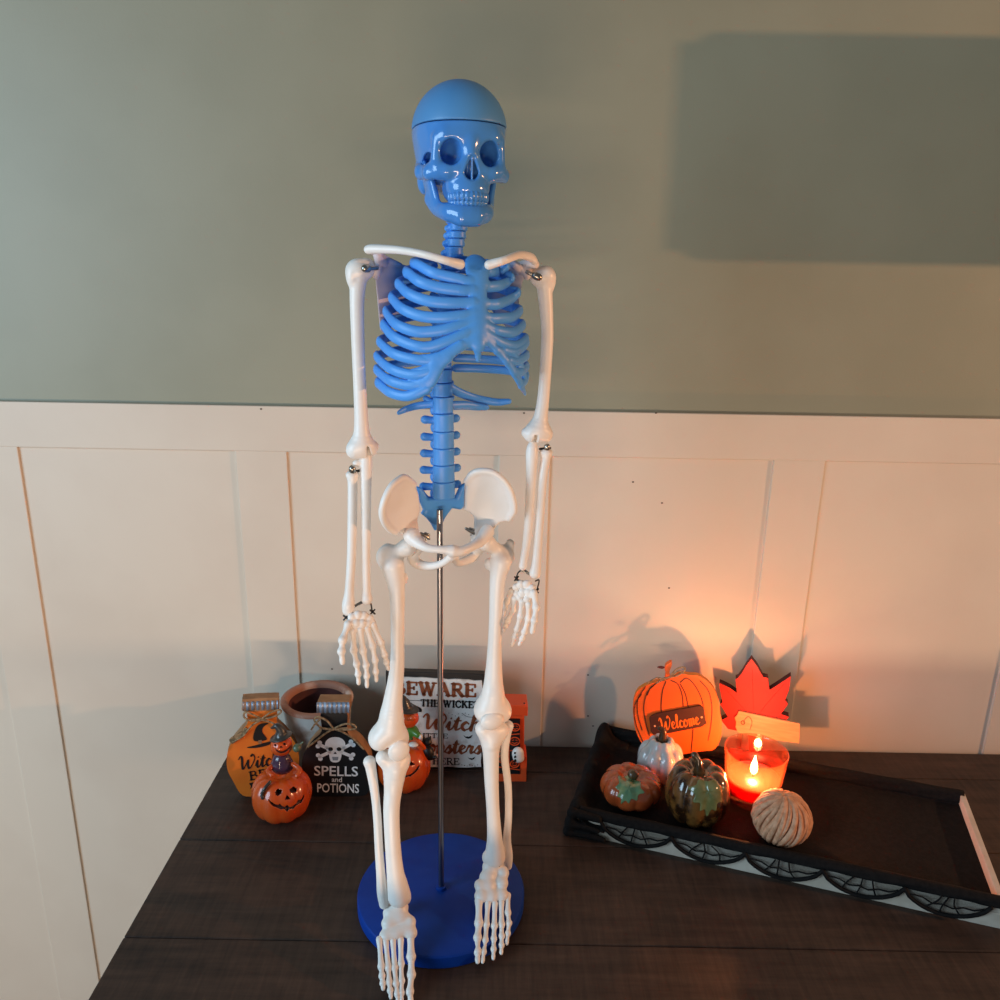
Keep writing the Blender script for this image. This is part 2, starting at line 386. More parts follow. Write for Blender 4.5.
# ------------------------------------------------------------------ the skeleton and its stand
ROD = at(440.5, 700, 0.0); RODX = float(ROD[0]); YAW = math.radians(19)
AS = np.array(Matrix.Rotation(YAW, 3, 'Z')); OS = np.array([RODX, 0, 0])
stand = thing('display_stand', 'round dark blue stand with a thin steel rod holding up the skeleton', 'stand', (RODX, 0, 0))
prof = [(0, 0), (.092, 0), (.0955, .001), (.0965, .003), (.0965, .0155), (.0955, .0175), (.093, .0183), (.006, .0183), (.0058, .0215), (.0045, .022), (0, .022)]
crisp(raw('stand_base', *lathe_vf(prof, 96), 'blue_dark', stand), 25)
crisp(raw('stand_rod', *lathe_vf([(0, .0185), (.0031, .0185), (.0031, .478), (0, .478)], 24), 'steel', stand))

sk = thing('skeleton_model', 'half-size anatomical skeleton with blue skull, spine and ribs and ivory limbs', 'skeleton', (RODX, 0, 0), (0, 0, YAW))
Rl = AS.T
def K(px, py, yl):
    d = Rl @ ray(px, py); c = Rl @ (CAM_AT - OS); return c + d * (yl - c[1]) / d[1]
def Kp(px, py, y0, z0, s):                      # ray meets the sloping plane z = z0 + s (y - y0)
    d = Rl @ ray(px, py); c = Rl @ (CAM_AT - OS); t = (z0 + s * (c[1] - y0) - c[2]) / (d[2] - s * d[1]); return c + d * t
def Kg(px, py, g):                              # ray meets the surface y = g(x, z)
    y = 0.
    for _ in range(30):
        p = K(px, py, y); y = .5 * y + .5 * float(g(p[0], p[2]))
    return K(px, py, y)

# ---- skull
SKO = np.array([.0178, -.006, .808])
skull = None
def smirror(fn, *a): return [fn(1), fn(-1)]
HR = Matrix.Rotation(math.radians(-2), 3, 'Z')
CUTZ = .0215
cran = [('u', el((0, .007, .0185), (.0405, .051, .0425)), .001), ('u', el((0, -.012, .017), (.0375, .0365, .038)), .008), ('u', el((0, .012, -.006), (.034, .042, .028)), .01)]
face = []
U = lambda p, k=.004: face.append(('u', p, k)); Sb = lambda p, k=.002: face.append(('s', p, k))
DZ = -.0055
for s in (1, -1):
    Sb(el((s * .0480, -.030, .002), (.0115, .020, .024)), .006)                       # flattened temples
U(el((0, -.030, -.014), (.0205, .0185, .026)), .006)                                  # upper jaw block
U(el((0, -.0335, -.0310), (.0185, .0165, .0120)), .006); U(el((0, -.020, -.030), (.0195, .020, .016)), .005)
U(rc((-.020, -.0380, .0155 + DZ), (.020, -.0380, .0155 + DZ), .0070, .0070), .007)    # brow
U(rc((0, -.043, .012 + DZ), (0, -.0455, -.004), .0058, .0040), .004)                  # nasal bridge
for s in (1, -1):
    U(rc((s * .0265, -.035, .013 + DZ), (s * .0275, -.034, -.006 + DZ), .0050, .0054), .004)
    U(rc((s * .013, -.0405, -.0105 + DZ), (s * .0255, -.036, -.0105 + DZ), .0052, .0056), .004)
    U(rc((s * .020, -.0380, -.0185), (s * .0310, -.028, -.0185), .0062, .0074), .005)
    U(rc((s * .0310, -.028, -.0182), (s * .0370, -.009, -.0162), .0072, .0056, ((1, 0, 0), .7)), .003)
    U(rc((s * .0370, -.009, -.0162), (s * .0345, .012, -.011), .0056, .005, ((1, 0, 0), .8)), .003)
    U(el((s * .0265, .026, -.020), (.007, .009, .012)), .006)
for s in (1, -1):
    Sb(el((s * .0168, -.046, .0025 + DZ), (.0088, .026, .0102)), .002)
    Sb(rc((s * .0145, -.050, .0030 + DZ), (s * .0192, -.050, .0020 + DZ), .0074, .0074), .003)
    Sb(el((s * .0300, -.013, -.011), (.0042, .014, .0110)), .003)
    Sb(el((s * .0290, -.024, -.0340), (.0085, .014, .0110)), .004)
Sb(rc((0, -.050, -.0090), (0, -.050, -.0182), .0038, .0072), .0015); Sb(rc((0, -.042, -.0090), (0, -.042, -.0182), .0038, .0064), .0015)
face.append(('u', bx((0.0004, -.037, -.0145), (.0007, .011, .0110), .0005), .0005))
HR = np.array(Matrix.Rotation(math.radians(-3), 3, 'Z'))
def hx(ops):                                   # place skull-frame primitives in the skeleton's frame
    def one(pr):
        f, lo, hi = pr
        def g(X, Y, Z):
            x, y = X - SKO[0], Y - SKO[1]; return f(HR[0, 0] * x + HR[1, 0] * y, HR[0, 1] * x + HR[1, 1] * y, Z - SKO[2])
        cc = np.array([HR @ np.array([px, py, pz]) for px in (lo[0], hi[0]) for py in (lo[1], hi[1]) for pz in (lo[2], hi[2])])
        return g, cc.min(0) + SKO, cc.max(0) + SKO
    out = []
    for kd, pr, k in ops:
        if kd == 'g':
            q = [one(p) for p in pr[0]]; out.append((kd, (q, np.min([p[1] for p in q], 0), np.max([p[2] for p in q], 0)), k))
        else: out.append((kd, one(pr), k))
    return out
low = cran + face + [('s', (lambda X, Y, Z: CUTZ - .0004 - Z + 0 * X + 0 * Y, np.array([-.06, -.07, CUTZ - .01]), np.array([.06, .07, .08])), .0008)]
skull = sdf('skull', hx(low), .00085, ['blue_gloss'], sk)
capo = [('u', el((0, .007, .0188), (.0407, .0513, .0428)), .001), ('u', el((0, -.0122, .0172), (.0378, .0368, .0383)), .008), ('s', (lambda X, Y, Z: Z - CUTZ - .0003 + 0 * X + 0 * Y, np.array([-.06, -.07, -.06]), np.array([.06, .07, CUTZ + .01])), .0008)]
sdf('skull_cap', hx(capo), .00085, ['blue_satin'], sk)
jaw = []
for s in (1, -1):
    pts = [(0, -.0385, -.0510), (s * .0075, -.0378, -.0510), (s * .0148, -.031, -.0498), (s * .0205, -.013, -.0455), (s * .0250, -.003, -.038)]
    jaw += chain(pts, [.0094, .0094, .0090, .0080, .0072], .002)
    jaw += [('u', rc((s * .0250, -.004, -.038), (s * .0315, .002, -.012), .0120, .0090, ((1, 0, 0), .36)), .004), ('u', rc((s * .0235, -.012, -.041), (s * .0285, -.011, -.022), .0080, .0048, ((1, 0, 0), .5)), .004)]
jaw += [('u', bx((-.0008, -.0410, -.0556), (.0105, .0060, .0052), .0040), .006)]
jaw += [('s', el((0, -.008, -.047), (.0150, .026, .030)), .004), ('s', bx((0, -.03, -.0310), (.0215, .03, .0108), .002), .002)]
jw = sdf('lower_jaw', hx(jaw), .0008, ['blue_gloss'], sk)
def teeth(z0, h, R, yo, up):
    ops = []
    for i in range(-6, 7):
        a = i * .225; c = np.array([R[0] * math.sin(a), yo - R[1] * math.cos(a), z0])
        w = .0022 if abs(i) < 2 else .0019
        ops.append(('u', el(c, (w * 1.1, .0022, h), (a, 'Z')), .0012))
    return hx(ops)
sdf('upper_teeth', teeth(-.0375, .0045, (.0168, .0175), -.0312, 1), .0006, ['blue_gloss'], skull)
sdf('lower_teeth', teeth(-.0425, .0030, (.0160, .0168), -.0302, 0), .0006, ['blue_gloss'], jw)

# ---- spine
SPX = lambda z: np.interp(z, [.46, .56, .62, .72, .76], [.0052, .0050, .0060, .0175, .0225])
def vert(name, pz_top, pz_bot, px, y, r, kind):
    a, b = K(px, pz_top, y - r), K(px, pz_bot, y - r); zt, zb = a[2] - .0002, b[2] + .0002; x = float(SPX((zt + zb) / 2)); h = (zt - zb) / 2; zc = (zt + zb) / 2
    ops = [('u', bx((x, y, zc), (r, r * .78, h), min(r * .75, h * .98) if False else .0016), .0005)]
    def body(X, Y, Z):
        q = np.sqrt(((X - x) / r) ** 2 + ((Y - y) / (r * .8)) ** 2); waist = 1 - .035 * (1 - ((Z - zc) / h) ** 2)
        d1 = (q - waist) * r * .8; d2 = np.abs(Z - zc) - h; rd = .0007; d1, d2 = d1 + rd, d2 + rd
        return np.sqrt(np.maximum(d1, 0) ** 2 + np.maximum(d2, 0) ** 2) + np.minimum(np.maximum(d1, d2), 0) - rd
    R3 = np.array([r, r * .8, h]); cc = np.array([x, y, zc])
    ops = [('u', (body, cc - R3, cc + R3), .0005)]
    yb = y + r * 1.05
    for s in (1, -1):
        ops.append(('u', rc((x + s * r * .45, y + r * .5, zc + h * .2), (x + s * r * .6, yb + .002, zc), .0028, .0030), .002))
        tl = {'c': r * 1.28, 't': r * 1.5, 'l': r * 1.72}[kind]; tz = {'c': -.001, 't': .004, 'l': .001}[kind]
        ops.append(('u', rc((x + s * r * .6, yb, zc), (x + s * (tl - .002), yb + (.001 if kind != 't' else .006), zc + tz), .0034, .0042 if kind == 'l' else .0030), .002))
        ops.append(('u', el((x + s * r * .62, yb + .003, zc - h * .9), (.0034, .0036, .0052)), .002))
    ops.append(('u', rc((x, yb + .004, zc - .001), (x, yb + (.012 if kind != 'c' else .008), zc - (.010 if kind == 't' else .004)), .0032, .0026, ((1, 0, 0), .7)), .003))
    sdf(name, ops, .0008, ['blue'], sk)
lz = [415, 433, 450, 467, 484, 501]
for i in range(5): vert('lumbar_vertebra', lz[i], lz[i + 1], 445, .003, .0104 + .0003 * i, 'l')
tz = [258, 270, 282, 294, 306, 318, 331, 344, 357, 370, 384, 398, 415]
for i in range(12): vert('thoracic_vertebra', tz[i], tz[i + 1], 446, float(np.interp(i, [0, 5, 11], [.012, .020, .006])), float(np.interp(i, [0, 11], [.0082, .0102])), 't')
cz = [207, 215, 222.5, 230.5, 238, 246.5, 258]
for i in range(6): vert('neck_vertebra', cz[i], cz[i + 1], 457, float(np.interp(i, [0, 5], [.004, .010])), .0080, 'c')
gs = lambda x, z: .010 + 0 * x + 0 * z
SQ = lambda pts, g: [(lambda p: (p[0], p[2]))(Kg(a, b, g)) for a, b in pts]
Pv = lambda L: [(370 + .17 * a, 460 + .17 * b) for a, b in L]
gsac = lambda x, z: .0105 + .22 * (.478 - z) + 0 * x
sac = [('u', sheet(SQ(Pv([(272, 155), (300, 160), (345, 215), (500, 215), (530, 150), (556, 135), (552, 270), (530, 290), (480, 282), (445, 330), (410, 400), (378, 414), (355, 370), (330, 340), (300, 315), (312, 292), (288, 240)]), gsac), gsac, .0050), .001)]
sdf('sacrum', sac, .0008, ['blue'], sk)

# ---- chest
ZT = [.585, .60, .62, .645, .665, .685, .700, .712, .725]; AT = [.0700, .0712, .0712, .0682, .0636, .0566, .0490, .0390, .0270]; BT = [.052, .053, .053, .051, .047, .041, .035, .029, .022]
XC, YC = .0098, -.014
def ab(z): return float(np.interp(z, ZT, AT)), float(np.interp(z, ZT, BT))
def cage(px, py, back=False):
    d = Rl @ ray(px, py); c = Rl @ (CAM_AT - OS); best = None; t0 = (-.10 - c[1]) / d[1]; t1 = (.09 - c[1]) / d[1]; hit = []; mn = (9, None); last = None
    for t in np.linspace(t0, t1, 240):
        p = c + d * t; a, b = ab(p[2]); F = ((p[0] - XC) / a) ** 2 + ((p[1] - YC) / b) ** 2 - 1
        if F < mn[0]: mn = (F, p)
        if last is not None and (F < 0) != (last < 0): hit.append(p)
        last = F
    if not hit: return mn[1]
    return hit[-1] if back and len(hit) > 1 else hit[0]
def out_dir(p):
    a, b = ab(p[2]); n = np.array([(p[0] - XC) / a ** 2, (p[1] - YC) / b ** 2, 0]); return n / max(np.linalg.norm(n), 1e-9)
C2 = lambda L: [(340 + .23 * a, 230 + .23 * b) for a, b in L]
C6 = lambda L: [(430 + .12 * a, 330 + .12 * b) for a, b in L]
C4 = lambda L: [(440 + .12 * a, 235 + .12 * b) for a, b in L]
left = [C2([(560, 228), (520, 214), (470, 204), (400, 184), (340, 152)]), C2([(575, 266), (520, 262), (430, 250), (345, 224), (300, 190)]), C2([(575, 318), (470, 317), (380, 308), (300, 278), (258, 240)]),
        C2([(580, 366), (520, 374), (440, 381), (350, 374), (270, 342), (228, 300)]), C2([(585, 398), (500, 420), (430, 438), (330, 442), (242, 408), (200, 358)]), C2([(590, 428), (540, 452), (470, 482), (390, 508), (320, 502), (235, 465), (192, 418)]),
        C2([(500, 520), (430, 556), (390, 567), (320, 562), (230, 536), (175, 490)]), C2([(430, 590), (370, 622), (300, 628), (215, 600), (160, 552)]), C2([(400, 645), (350, 668), (290, 674), (212, 652), (160, 610)]), C2([(380, 688), (330, 712), (280, 722), (215, 705), (170, 670)])]
right = [C4([(385, 305), (430, 305), (480, 303), (530, 285), (556, 262)]), C4([(380, 432), (440, 430), (500, 420), (565, 392), (602, 350)]), C4([(380, 578), (440, 580), (500, 570), (600, 528), (652, 480)]),
         C4([(380, 690), (440, 698), (500, 695), (600, 684), (668, 630)]), C4([(380, 762), (440, 788), (500, 804), (610, 812), (690, 752)]), C4([(380, 828), (450, 865), (520, 902), (630, 925), (716, 868)]),
         C6([(620, 170), (690, 185), (745, 165), (805, 105)]), C6([(665, 255), (700, 262), (755, 248), (806, 212)]), C6([(715, 365), (765, 342), (805, 305)]), C6([(755, 455), (790, 420), (803, 380)])]
ribs_front = {}
def rib(side, k, pxs):
    f = [cage(*p) for p in pxs]
    lat = f[-1]; a, b = ab(lat[2]); ph = math.atan2((lat[1] - YC) / b, (lat[0] - XC) / a)
    zs = lat[2] + np.interp(k, [0, 3, 7, 9], [.006, .010, .004, .0005]); end = math.radians(90 - side * -14 if side < 0 else 90 - 14)
    bk = []
    ph1 = math.radians(76 if side > 0 else 104)
    if side < 0 and ph < 0: ph += 2 * math.pi
    for j in range(1, 11):
        t = j / 10; q = ph + (ph1 - ph) * t; z = lat[2] + (zs - lat[2]) * (t ** 1.1); A, B = ab(lat[2] + .3 * (z - lat[2])); bulge = 1.0
        bk.append(np.array([XC + A * math.cos(q) * bulge, YC + B * math.sin(q) * 1.02, z]))
    P = catmull(f + bk, 5); n = len(P)
    nf = len(f) * 5; r0, r1 = (.0050, .0042) if k < 6 else (.0048, .0042)
    R = [r0 if i < nf else r0 + (r1 - r0) * min(1, (i - nf) / 20) for i in range(n)]
    tube('rib', P, R, 'blue', sk, 12, (out_dir, .60))
for k in range(10): rib(-1, k, left[k]); rib(1, k, right[k])
def freerib(pxs, ys, R):
    P = catmull([K(a, b, y) for (a, b), y in zip(pxs, ys)], 6); n = len(P)
    tube('rib', P, [R * (1 - .45 * (i / n) ** 3) for i in range(n)], 'blue', sk, 12, (lambda p: np.array([p[0] - XC, p[1] + .02, 0]), .6))
freerib(C2([(470, 680), (530, 712), (600, 735), (680, 748), (735, 745)]), [.014, .020, .024, .020, .012], .0046)
freerib(C2([(440, 690), (400, 694), (350, 708), (300, 728)]), [.014, .022, .024, .016], .0046)
freerib(C2([(470, 764), (540, 762), (590, 768), (638, 772)]), [.010, .016, .020, .020], .0046)
freerib(C2([(450, 756), (390, 758), (330, 766), (285, 780), (256, 794)]), [.010, .018, .022, .020, .016], .0040)
# sternum with the costal cartilage
st = []
def SP(L, r, k=.003, flat=.55):
    pts = [cage(*p) for p in L]; pts = [p + out_dir(p) * .0004 for p in pts]
    Q = catmull([np.append(p, q) for p, q in zip(pts, r)], 4); st.extend(chain([q[:3] for q in Q], [q[3] for q in Q], k, [(out_dir((Q[i][:3] + Q[i + 1][:3]) / 2), flat) for i in range(len(Q) - 1)], 1))
S3 = [cage(476.5, 266), cage(477, 276), cage(478, 290), cage(478.3, 310), cage(478.3, 328), cage(478, 343)]
st += chain([p + (0, -.001, 0) for p in S3], [.0112, .0104, .0080, .0080, .0078, .0058], .002, ((0, 1, 0), .36))
x3 = cage(478, 345); st.append(('u', rc(x3, K(478, 360, x3[1] + .002), .0048, .0022, ((0, 1, 0), .5)), .003))
for s, L in ((-1, left), (1, right)):
    for k in range(6):
        SP([L[k][0], L[k][1]], [.0050, .0046], .0015)
SP(C2([(590, 472), (520, 512), (465, 552), (425, 600), (395, 662), (335, 710)]), [.0042, .0042, .0046, .0050, .0048, .0040], .002)
SP(C6([(455, 80), (500, 115), (560, 172), (640, 262), (700, 352), (755, 455), (790, 530)]), [.0040, .0034, .0036, .0042, .0044, .0040, .0020], .002)
for L in ([(520, 500), (430, 552), (330, 563)], [(465, 560), (380, 605), (300, 628)], [(420, 610), (370, 658), (290, 674)], [(420, 560), (405, 610), (385, 660)]): SP(C2(L), [.0042, .0044, .0040], .0015)
for L in ([(560, 172), (690, 185)], [(640, 255), (755, 248)], [(700, 355), (765, 342)], [(690, 185), (770, 330), (790, 430)]): SP(C6(L), [.0040, .0038, .0034][:len(L)], .0015)
sdf('sternum', st, .0007, ['blue'], sk)

# ---- shoulders
def bone(name, pts, rads, k=.004, vox=.0008, extra=(), parent=None, mats=('bone',), flat=None):
    return sdf(name, chain(pts, rads, k, flat) + list(extra), vox, list(mats), parent or sk)
def KK(L): return [K(a, b, y) for a, b, y in L]
px1 = .00092
bone('collarbone', KK([(460, 264.3, -.052), (443.5, 260, -.056), (421, 253.8, -.046), (398, 250, -.026), (374, 249, -.008), (368, 249.5, -.004)]), [.0044, .0034, .0033, .0035, .0042, .0038])
bone('collarbone', KK([(489, 264.8, -.052), (505, 260, -.056), (519, 255, -.040), (530, 257, -.020), (534, 261, -.012)]), [.0042, .0036, .0036, .0040, .0036])
SCB = bpy.data.materials.new('blue_to_ivory'); M['blue_to_ivory'] = SCB; SCB.use_nodes = True  # shoulder blades: blue near the spine, blending unevenly to ivory outwards
nt = SCB.node_tree; b = nt.nodes['Principled BSDF']; b.inputs['Roughness'].default_value = .45
tcx = nt.nodes.new('ShaderNodeTexCoord'); sp = nt.nodes.new('ShaderNodeSeparateXYZ'); nt.links.new(tcx.outputs['Object'], sp.inputs[0])
nz = nt.nodes.new('ShaderNodeTexNoise'); nz.inputs['Scale'].default_value = 45; nt.links.new(tcx.outputs['Object'], nz.inputs['Vector'])
sub = nt.nodes.new('ShaderNodeMath'); sub.operation = 'SUBTRACT'; nt.links.new(sp.outputs[0], sub.inputs[0]); sub.inputs[1].default_value = .0125
ab_ = nt.nodes.new('ShaderNodeMath'); ab_.operation = 'ABSOLUTE'; nt.links.new(sub.outputs[0], ab_.inputs[0])
ad = nt.nodes.new('ShaderNodeMath'); ad.operation = 'MULTIPLY_ADD'; nt.links.new(nz.outputs[0], ad.inputs[0]); ad.inputs[1].default_value = .02; nt.links.new(ab_.outputs[0], ad.inputs[2])
mr = nt.nodes.new('ShaderNodeMapRange'); mr.inputs[1].default_value = .055; mr.inputs[2].default_value = .088; nt.links.new(ad.outputs[0], mr.inputs[0])
mx = nt.nodes.new('ShaderNodeMix'); mx.data_type = 'RGBA'; mx.inputs[6].default_value = lin((84, 138, 206)); mx.inputs[7].default_value = lin((232, 214, 204)); nt.links.new(mr.outputs[0], mx.inputs[0]); nt.links.new(mx.outputs[2], b.inputs['Base Color'])
def shoulder_blade(side):
    g = (lambda x, z: .016 + .45 * (x + .055) + 0 * z) if side < 0 else (lambda x, z: .016 - .45 * (x - .080) + 0 * z)
    if side < 0:
        out = SQ([(374, 266), (384, 262), (398, 263), (415, 268), (420, 290), (405, 315), (384, 334), (380, 330), (378, 308), (376, 286)], g)
        acr = KK([(369, 249.5, .000), (372, 250, .006), (384, 258, .016), (400, 265, .022)]); cor = KK([(378, 252, -.004), (378.5, 258, -.002), (384, 263, .012)]); gl = K(376, 270, .006)
    else:
        out = SQ([(528, 268), (518, 262), (500, 264), (482, 270), (482, 292), (496, 318), (512, 332), (518, 326), (519, 300), (522, 284)], g)
        acr = KK([(535, 264.5, -.004), (528, 263, .004), (516, 266, .014), (500, 268, .020)]); cor = KK([(514, 265, -.004), (517, 267, .000), (520, 270, .010)]); gl = K(527, 271, .002)
    ops = [('u', sheet(out, g, .0012), .001)] + chain(acr, [.0042, .0040, .0030, .0022], .003) + chain(cor, [.0040, .0042, .0040], .003) + [('u', el(gl, (.0048, .0058, .0085)), .004)]
    sdf('shoulder_blade', ops, .0008, ['blue_to_ivory'], sk)
shoulder_blade(-1); shoulder_blade(1)
def bolt(name, a, b, r, parent=None, mats='dark_steel'):
    a, b = _v(a), _v(b); t = (b - a) / np.linalg.norm(b - a)
    V1 = tube_vf([a, b], r * .55, 10); V2 = tube_vf([a - t * r * .2, a + t * r * .9], r, 12); return raw(name, *merge(V1, V2), mats, parent or sk)
bolt('shoulder_bolt', K(365.5, 268.5, -.012), K(377, 268, -.004), .0036); bolt('shoulder_bolt', K(538, 277, -.014), K(527, 272, -.010), .0036)

# ---- arms
hl = KK([(359, 273, .004), (357, 300, .002), (358, 345, 0), (360, 391, -.002), (361.5, 425, -.003), (362, 443, -.003)])
bone('upper_arm_bone', hl, [.0082, .0066, .0060, .0060, .0068, .0096], .006, extra=[('u', el(K(358, 270, .004), (.0110, .0105, .0100)), .004), ('u', el(K(367, 268, .006), (.0075, .0085, .0085)), .005), ('u', el(K(351, 277, .002), (.0042, .006, .008)), .004),
    ('u', rc(K(354, 451, -.003), K(370, 449.5, -.003), .0070, .0062), .012), ('u', el(K(375.5, 446, -.001), (.0030, .004, .0038)), .003), ('s', sheet([(lambda q: (q[0], q[2]))(K(x_, y_, -.003)) for x_, y_ in ((365, 444.5), (367, 444.5), (373, 460), (366, 460))], (lambda x, z: -.003 + 0 * x + 0 * z), .03, .0005), .001)])
hr = KK([(544, 280, .002), (547, 322, .001), (547, 345, 0), (544, 391, 0), (541, 415, 0), (538, 428, 0)])
bone('upper_arm_bone', hr, [.0078, .0062, .0060, .0060, .0070, .0098], .006, extra=[('u', el(K(545, 276, .002), (.0102, .0105, .0098)), .004), ('u', el(K(537, 277, .004), (.0070, .0085, .0080)), .005), ('u', el(K(551, 282, .002), (.0036, .006, .008)), .004),
    ('u', rc(K(530.5, 435, 0), K(545, 435, 0), .0066, .0074), .012), ('u', el(K(524.5, 432.5, .002), (.0030, .004, .0038)), .003), ('s', sheet([(lambda q: (q[0], q[2]))(K(x_, y_, 0)) for x_, y_ in ((531.8, 433.5), (534.5, 433.5), (536, 446), (530, 446))], (lambda x, z: 0 * x + 0 * z), .03, .0005), .001)])
bone('inner_forearm_bone', KK([(367, 452, -.002), (366, 462, -.003), (366, 480, -.006), (366, 520, -.010), (366, 560, -.014), (366.5, 590, -.017), (366.8, 599, -.018)]), [.0036, .0062, .0052, .0046, .0042, .0042, .0058], .004, extra=[('u', el(K(357, 463, -.003), (.0042, .004, .0030)), .003), ('u', rc(K(367.5, 446, -.001), K(367, 455, -.002), .0020, .0034), .002)])
bone('outer_forearm_bone', KK([(352.5, 477, -.004), (352.5, 483, -.005), (352.5, 505, -.008), (351.5, 555, -.014), (349.5, 590, -.018), (348.5, 604, -.020), (348, 610, -.020)]), [.0056, .0046, .0046, .0044, .0046, .0062, .0056], .004, extra=[('u', rc(K(349, 474.5, -.004), K(356, 474.5, -.004), .0030, .0030), .002)])
bone('inner_forearm_bone', KK([(532.5, 443, 0), (532, 452, -.001), (531, 480, -.004), (528, 530, -.010), (524, 558, -.014), (522.8, 566, -.015)]), [.0030, .0062, .0052, .0046, .0040, .0044], .004, extra=[('u', rc(K(533, 436, .001), K(533, 446, 0), .0016, .0030), .002)])
bone('outer_forearm_bone', KK([(546, 454, -.002), (545.5, 460, -.003), (542.5, 480, -.006), (539, 530, -.012), (536.5, 560, -.016), (535, 573, -.018)]), [.0062, .0048, .0046, .0044, .0048, .0060], .004, extra=[('u', rc(K(542.5, 452.5, -.002), K(549.5, 452.5, -.002), .0030, .0030), .002)])
bolt('elbow_screw', K(352.3, 469, -.006), K(353, 474, -.004), .0034, mats='dark_steel'); tube('elbow_pin', KK([(350, 472, -.004), (358, 471, -.003), (363, 469.5, -.003)]), .0013, 'black_hole', sk, 8)
bolt('elbow_screw', K(547, 447, -.004), K(546, 452, -.002), .0032, mats='dark_steel'); tube('elbow_pin', KK([(540, 449, -.002), (545, 448.5, -.002), (550, 448, -.003)]), .0013, 'black_hole', sk, 8)

def wire(name, L, r=.0008): return tube(name, catmull(KK(L), 4), r, 'black_hole', sk, 8)
wire('wrist_wire', [(354, 606.5, -.022), (359, 603, -.020), (365, 601, -.019), (370, 602, -.019), (371.5, 607, -.020), (372, 611, -.020)]); wire('wrist_wire', [(345, 617, -.021), (349.5, 616, -.021), (355, 614, -.021)])
tube('wrist_spring', KK([(354.5, 606, -.022), (362, 602.2, -.019), (370, 601.5, -.019)]), .0014, 'dark_steel', sk, 8)
def knot(c, r): raw('wire_knot', *merge(tube_vf([c + (-r, 0, -r), c + (r, 0, r)], .0009, 8), tube_vf([c + (-r, 0, r), c + (r, 0, -r)], .0009, 8), tube_vf([c + (0, -r, .3 * r), c + (0, r, -.3 * r)], .0009, 8)), 'black_hole', sk)
knot(K(346, 617.5, -.022), .0022); knot(K(372.5, 612, -.021), .0022)
wire('wrist_wire', [(516, 579, -.012), (518, 573, -.012), (522, 570, -.013), (526, 571, -.014), (529.5, 574, -.016)]); wire('wrist_wire', [(535.5, 581, -.018), (539, 580, -.018), (538, 586, -.018), (536, 591, -.018), (531, 585, -.017), (522, 581, -.014), (516, 580, -.012)])
tube('wrist_spring', KK([(521.5, 570, -.013), (529.5, 574, -.016)]), .0014, 'dark_steel', sk, 8); knot(K(516.5, 578.5, -.012), .002); knot(K(536.5, 591, -.018), .002)

def digit(name, pts, r, parent, vox=.00065):
    """a ray of small bones: slender shafts, knobbed joints"""
    ops = []
    for i in range(len(pts) - 1):
        a, b = pts[i], pts[i + 1]; f = 1 - .08 * i; m = (a + b) / 2; last = i == len(pts) - 2
        ops += chain([a, a + (b - a) * .25, m, a + (b - a) * .78, b], [r * 1.05 * f, r * .84 * f, r * .76 * f, r * .86 * f, r * (1.0 if not last else .72) * f], .001, n=2)
        if not last: ops.append(('u', el(b, (r * 1.08 * f, r * 1.02 * f, r * 1.10 * f)), .0015))
    return sdf(name, ops, vox, ['bone'], parent)
def hand(frame, carp, digs, r):
    ops = [('u', el(K(*c[:3]), (c[3], c[3] * .8, c[3])), .0012) for c in carp]
    h = sdf('hand', ops, .0007, ['bone'], sk)
    for nm, L in digs: digit(nm, [K(*frame(a, b), y) for a, b, y in L], r * (1.15 if nm == 'thumb' else 1), h)
HL = lambda a, b: (330 + .12 * a, 580 + .12 * b)
hand(HL, [(352, 617, -.026, .0042), (358, 615, -.026, .0046), (364, 615.5, -.026, .0045), (369.5, 618, -.026, .0042), (350, 623, -.028, .0044), (356, 623.5, -.029, .0046), (362, 623.5, -.029, .0046), (368, 623.5, -.028, .0044), (372, 622, -.027, .0036), (354, 630, -.030, .0036), (361, 629, -.030, .0036)],
     [('thumb', [(150, 370, -.030), (105, 500, -.038), (95, 595, -.042), (104, 690, -.044)]), ('finger', [(190, 420, -.030), (198, 585, -.034), (222, 700, -.038), (234, 785, -.040), (238, 862, -.041)]),
      ('finger', [(252, 410, -.030), (276, 590, -.034), (300, 710, -.038), (306, 800, -.040), (308, 886, -.041)]), ('finger', [(308, 400, -.029), (355, 550, -.032), (375, 670, -.035), (381, 765, -.037), (386, 838, -.038)]), ('finger', [(358, 370, -.028), (424, 520, -.029), (453, 620, -.030), (470, 685, -.031), (486, 742, -.032)])], .0034)
HR_ = lambda a, b: (490 + .11 * a, 540 + .11 * b)
hand(HR_, [(516, 587, -.012, .0042), (521, 584, -.015, .0045), (527, 584, -.018, .0045), (532, 588, -.021, .0042), (517, 594, -.012, .0042), (523, 592, -.017, .0048), (529, 592, -.021, .0046), (533, 595, -.024, .0040), (520, 598, -.016, .0038), (527, 599, -.021, .0040)],
     [('finger', [(195, 460, -.006), (150, 560, .002), (133, 620, .004), (120, 680, .006)]), ('finger', [(225, 530, -.012), (207, 635, -.006), (160, 735, -.003), (135, 780, -.001), (120, 825, 0)]),
      ('finger', [(290, 560, -.018), (275, 690, -.016), (243, 810, -.014), (222, 880, -.013), (198, 955, -.012)]), ('finger', [(350, 585, -.022), (347, 715, -.022), (312, 835, -.022), (292, 895, -.021), (266, 950, -.020)]), ('thumb', [(398, 480, -.026), (420, 610, -.032), (402, 730, -.036), (383, 838, -.036)])], .0033)

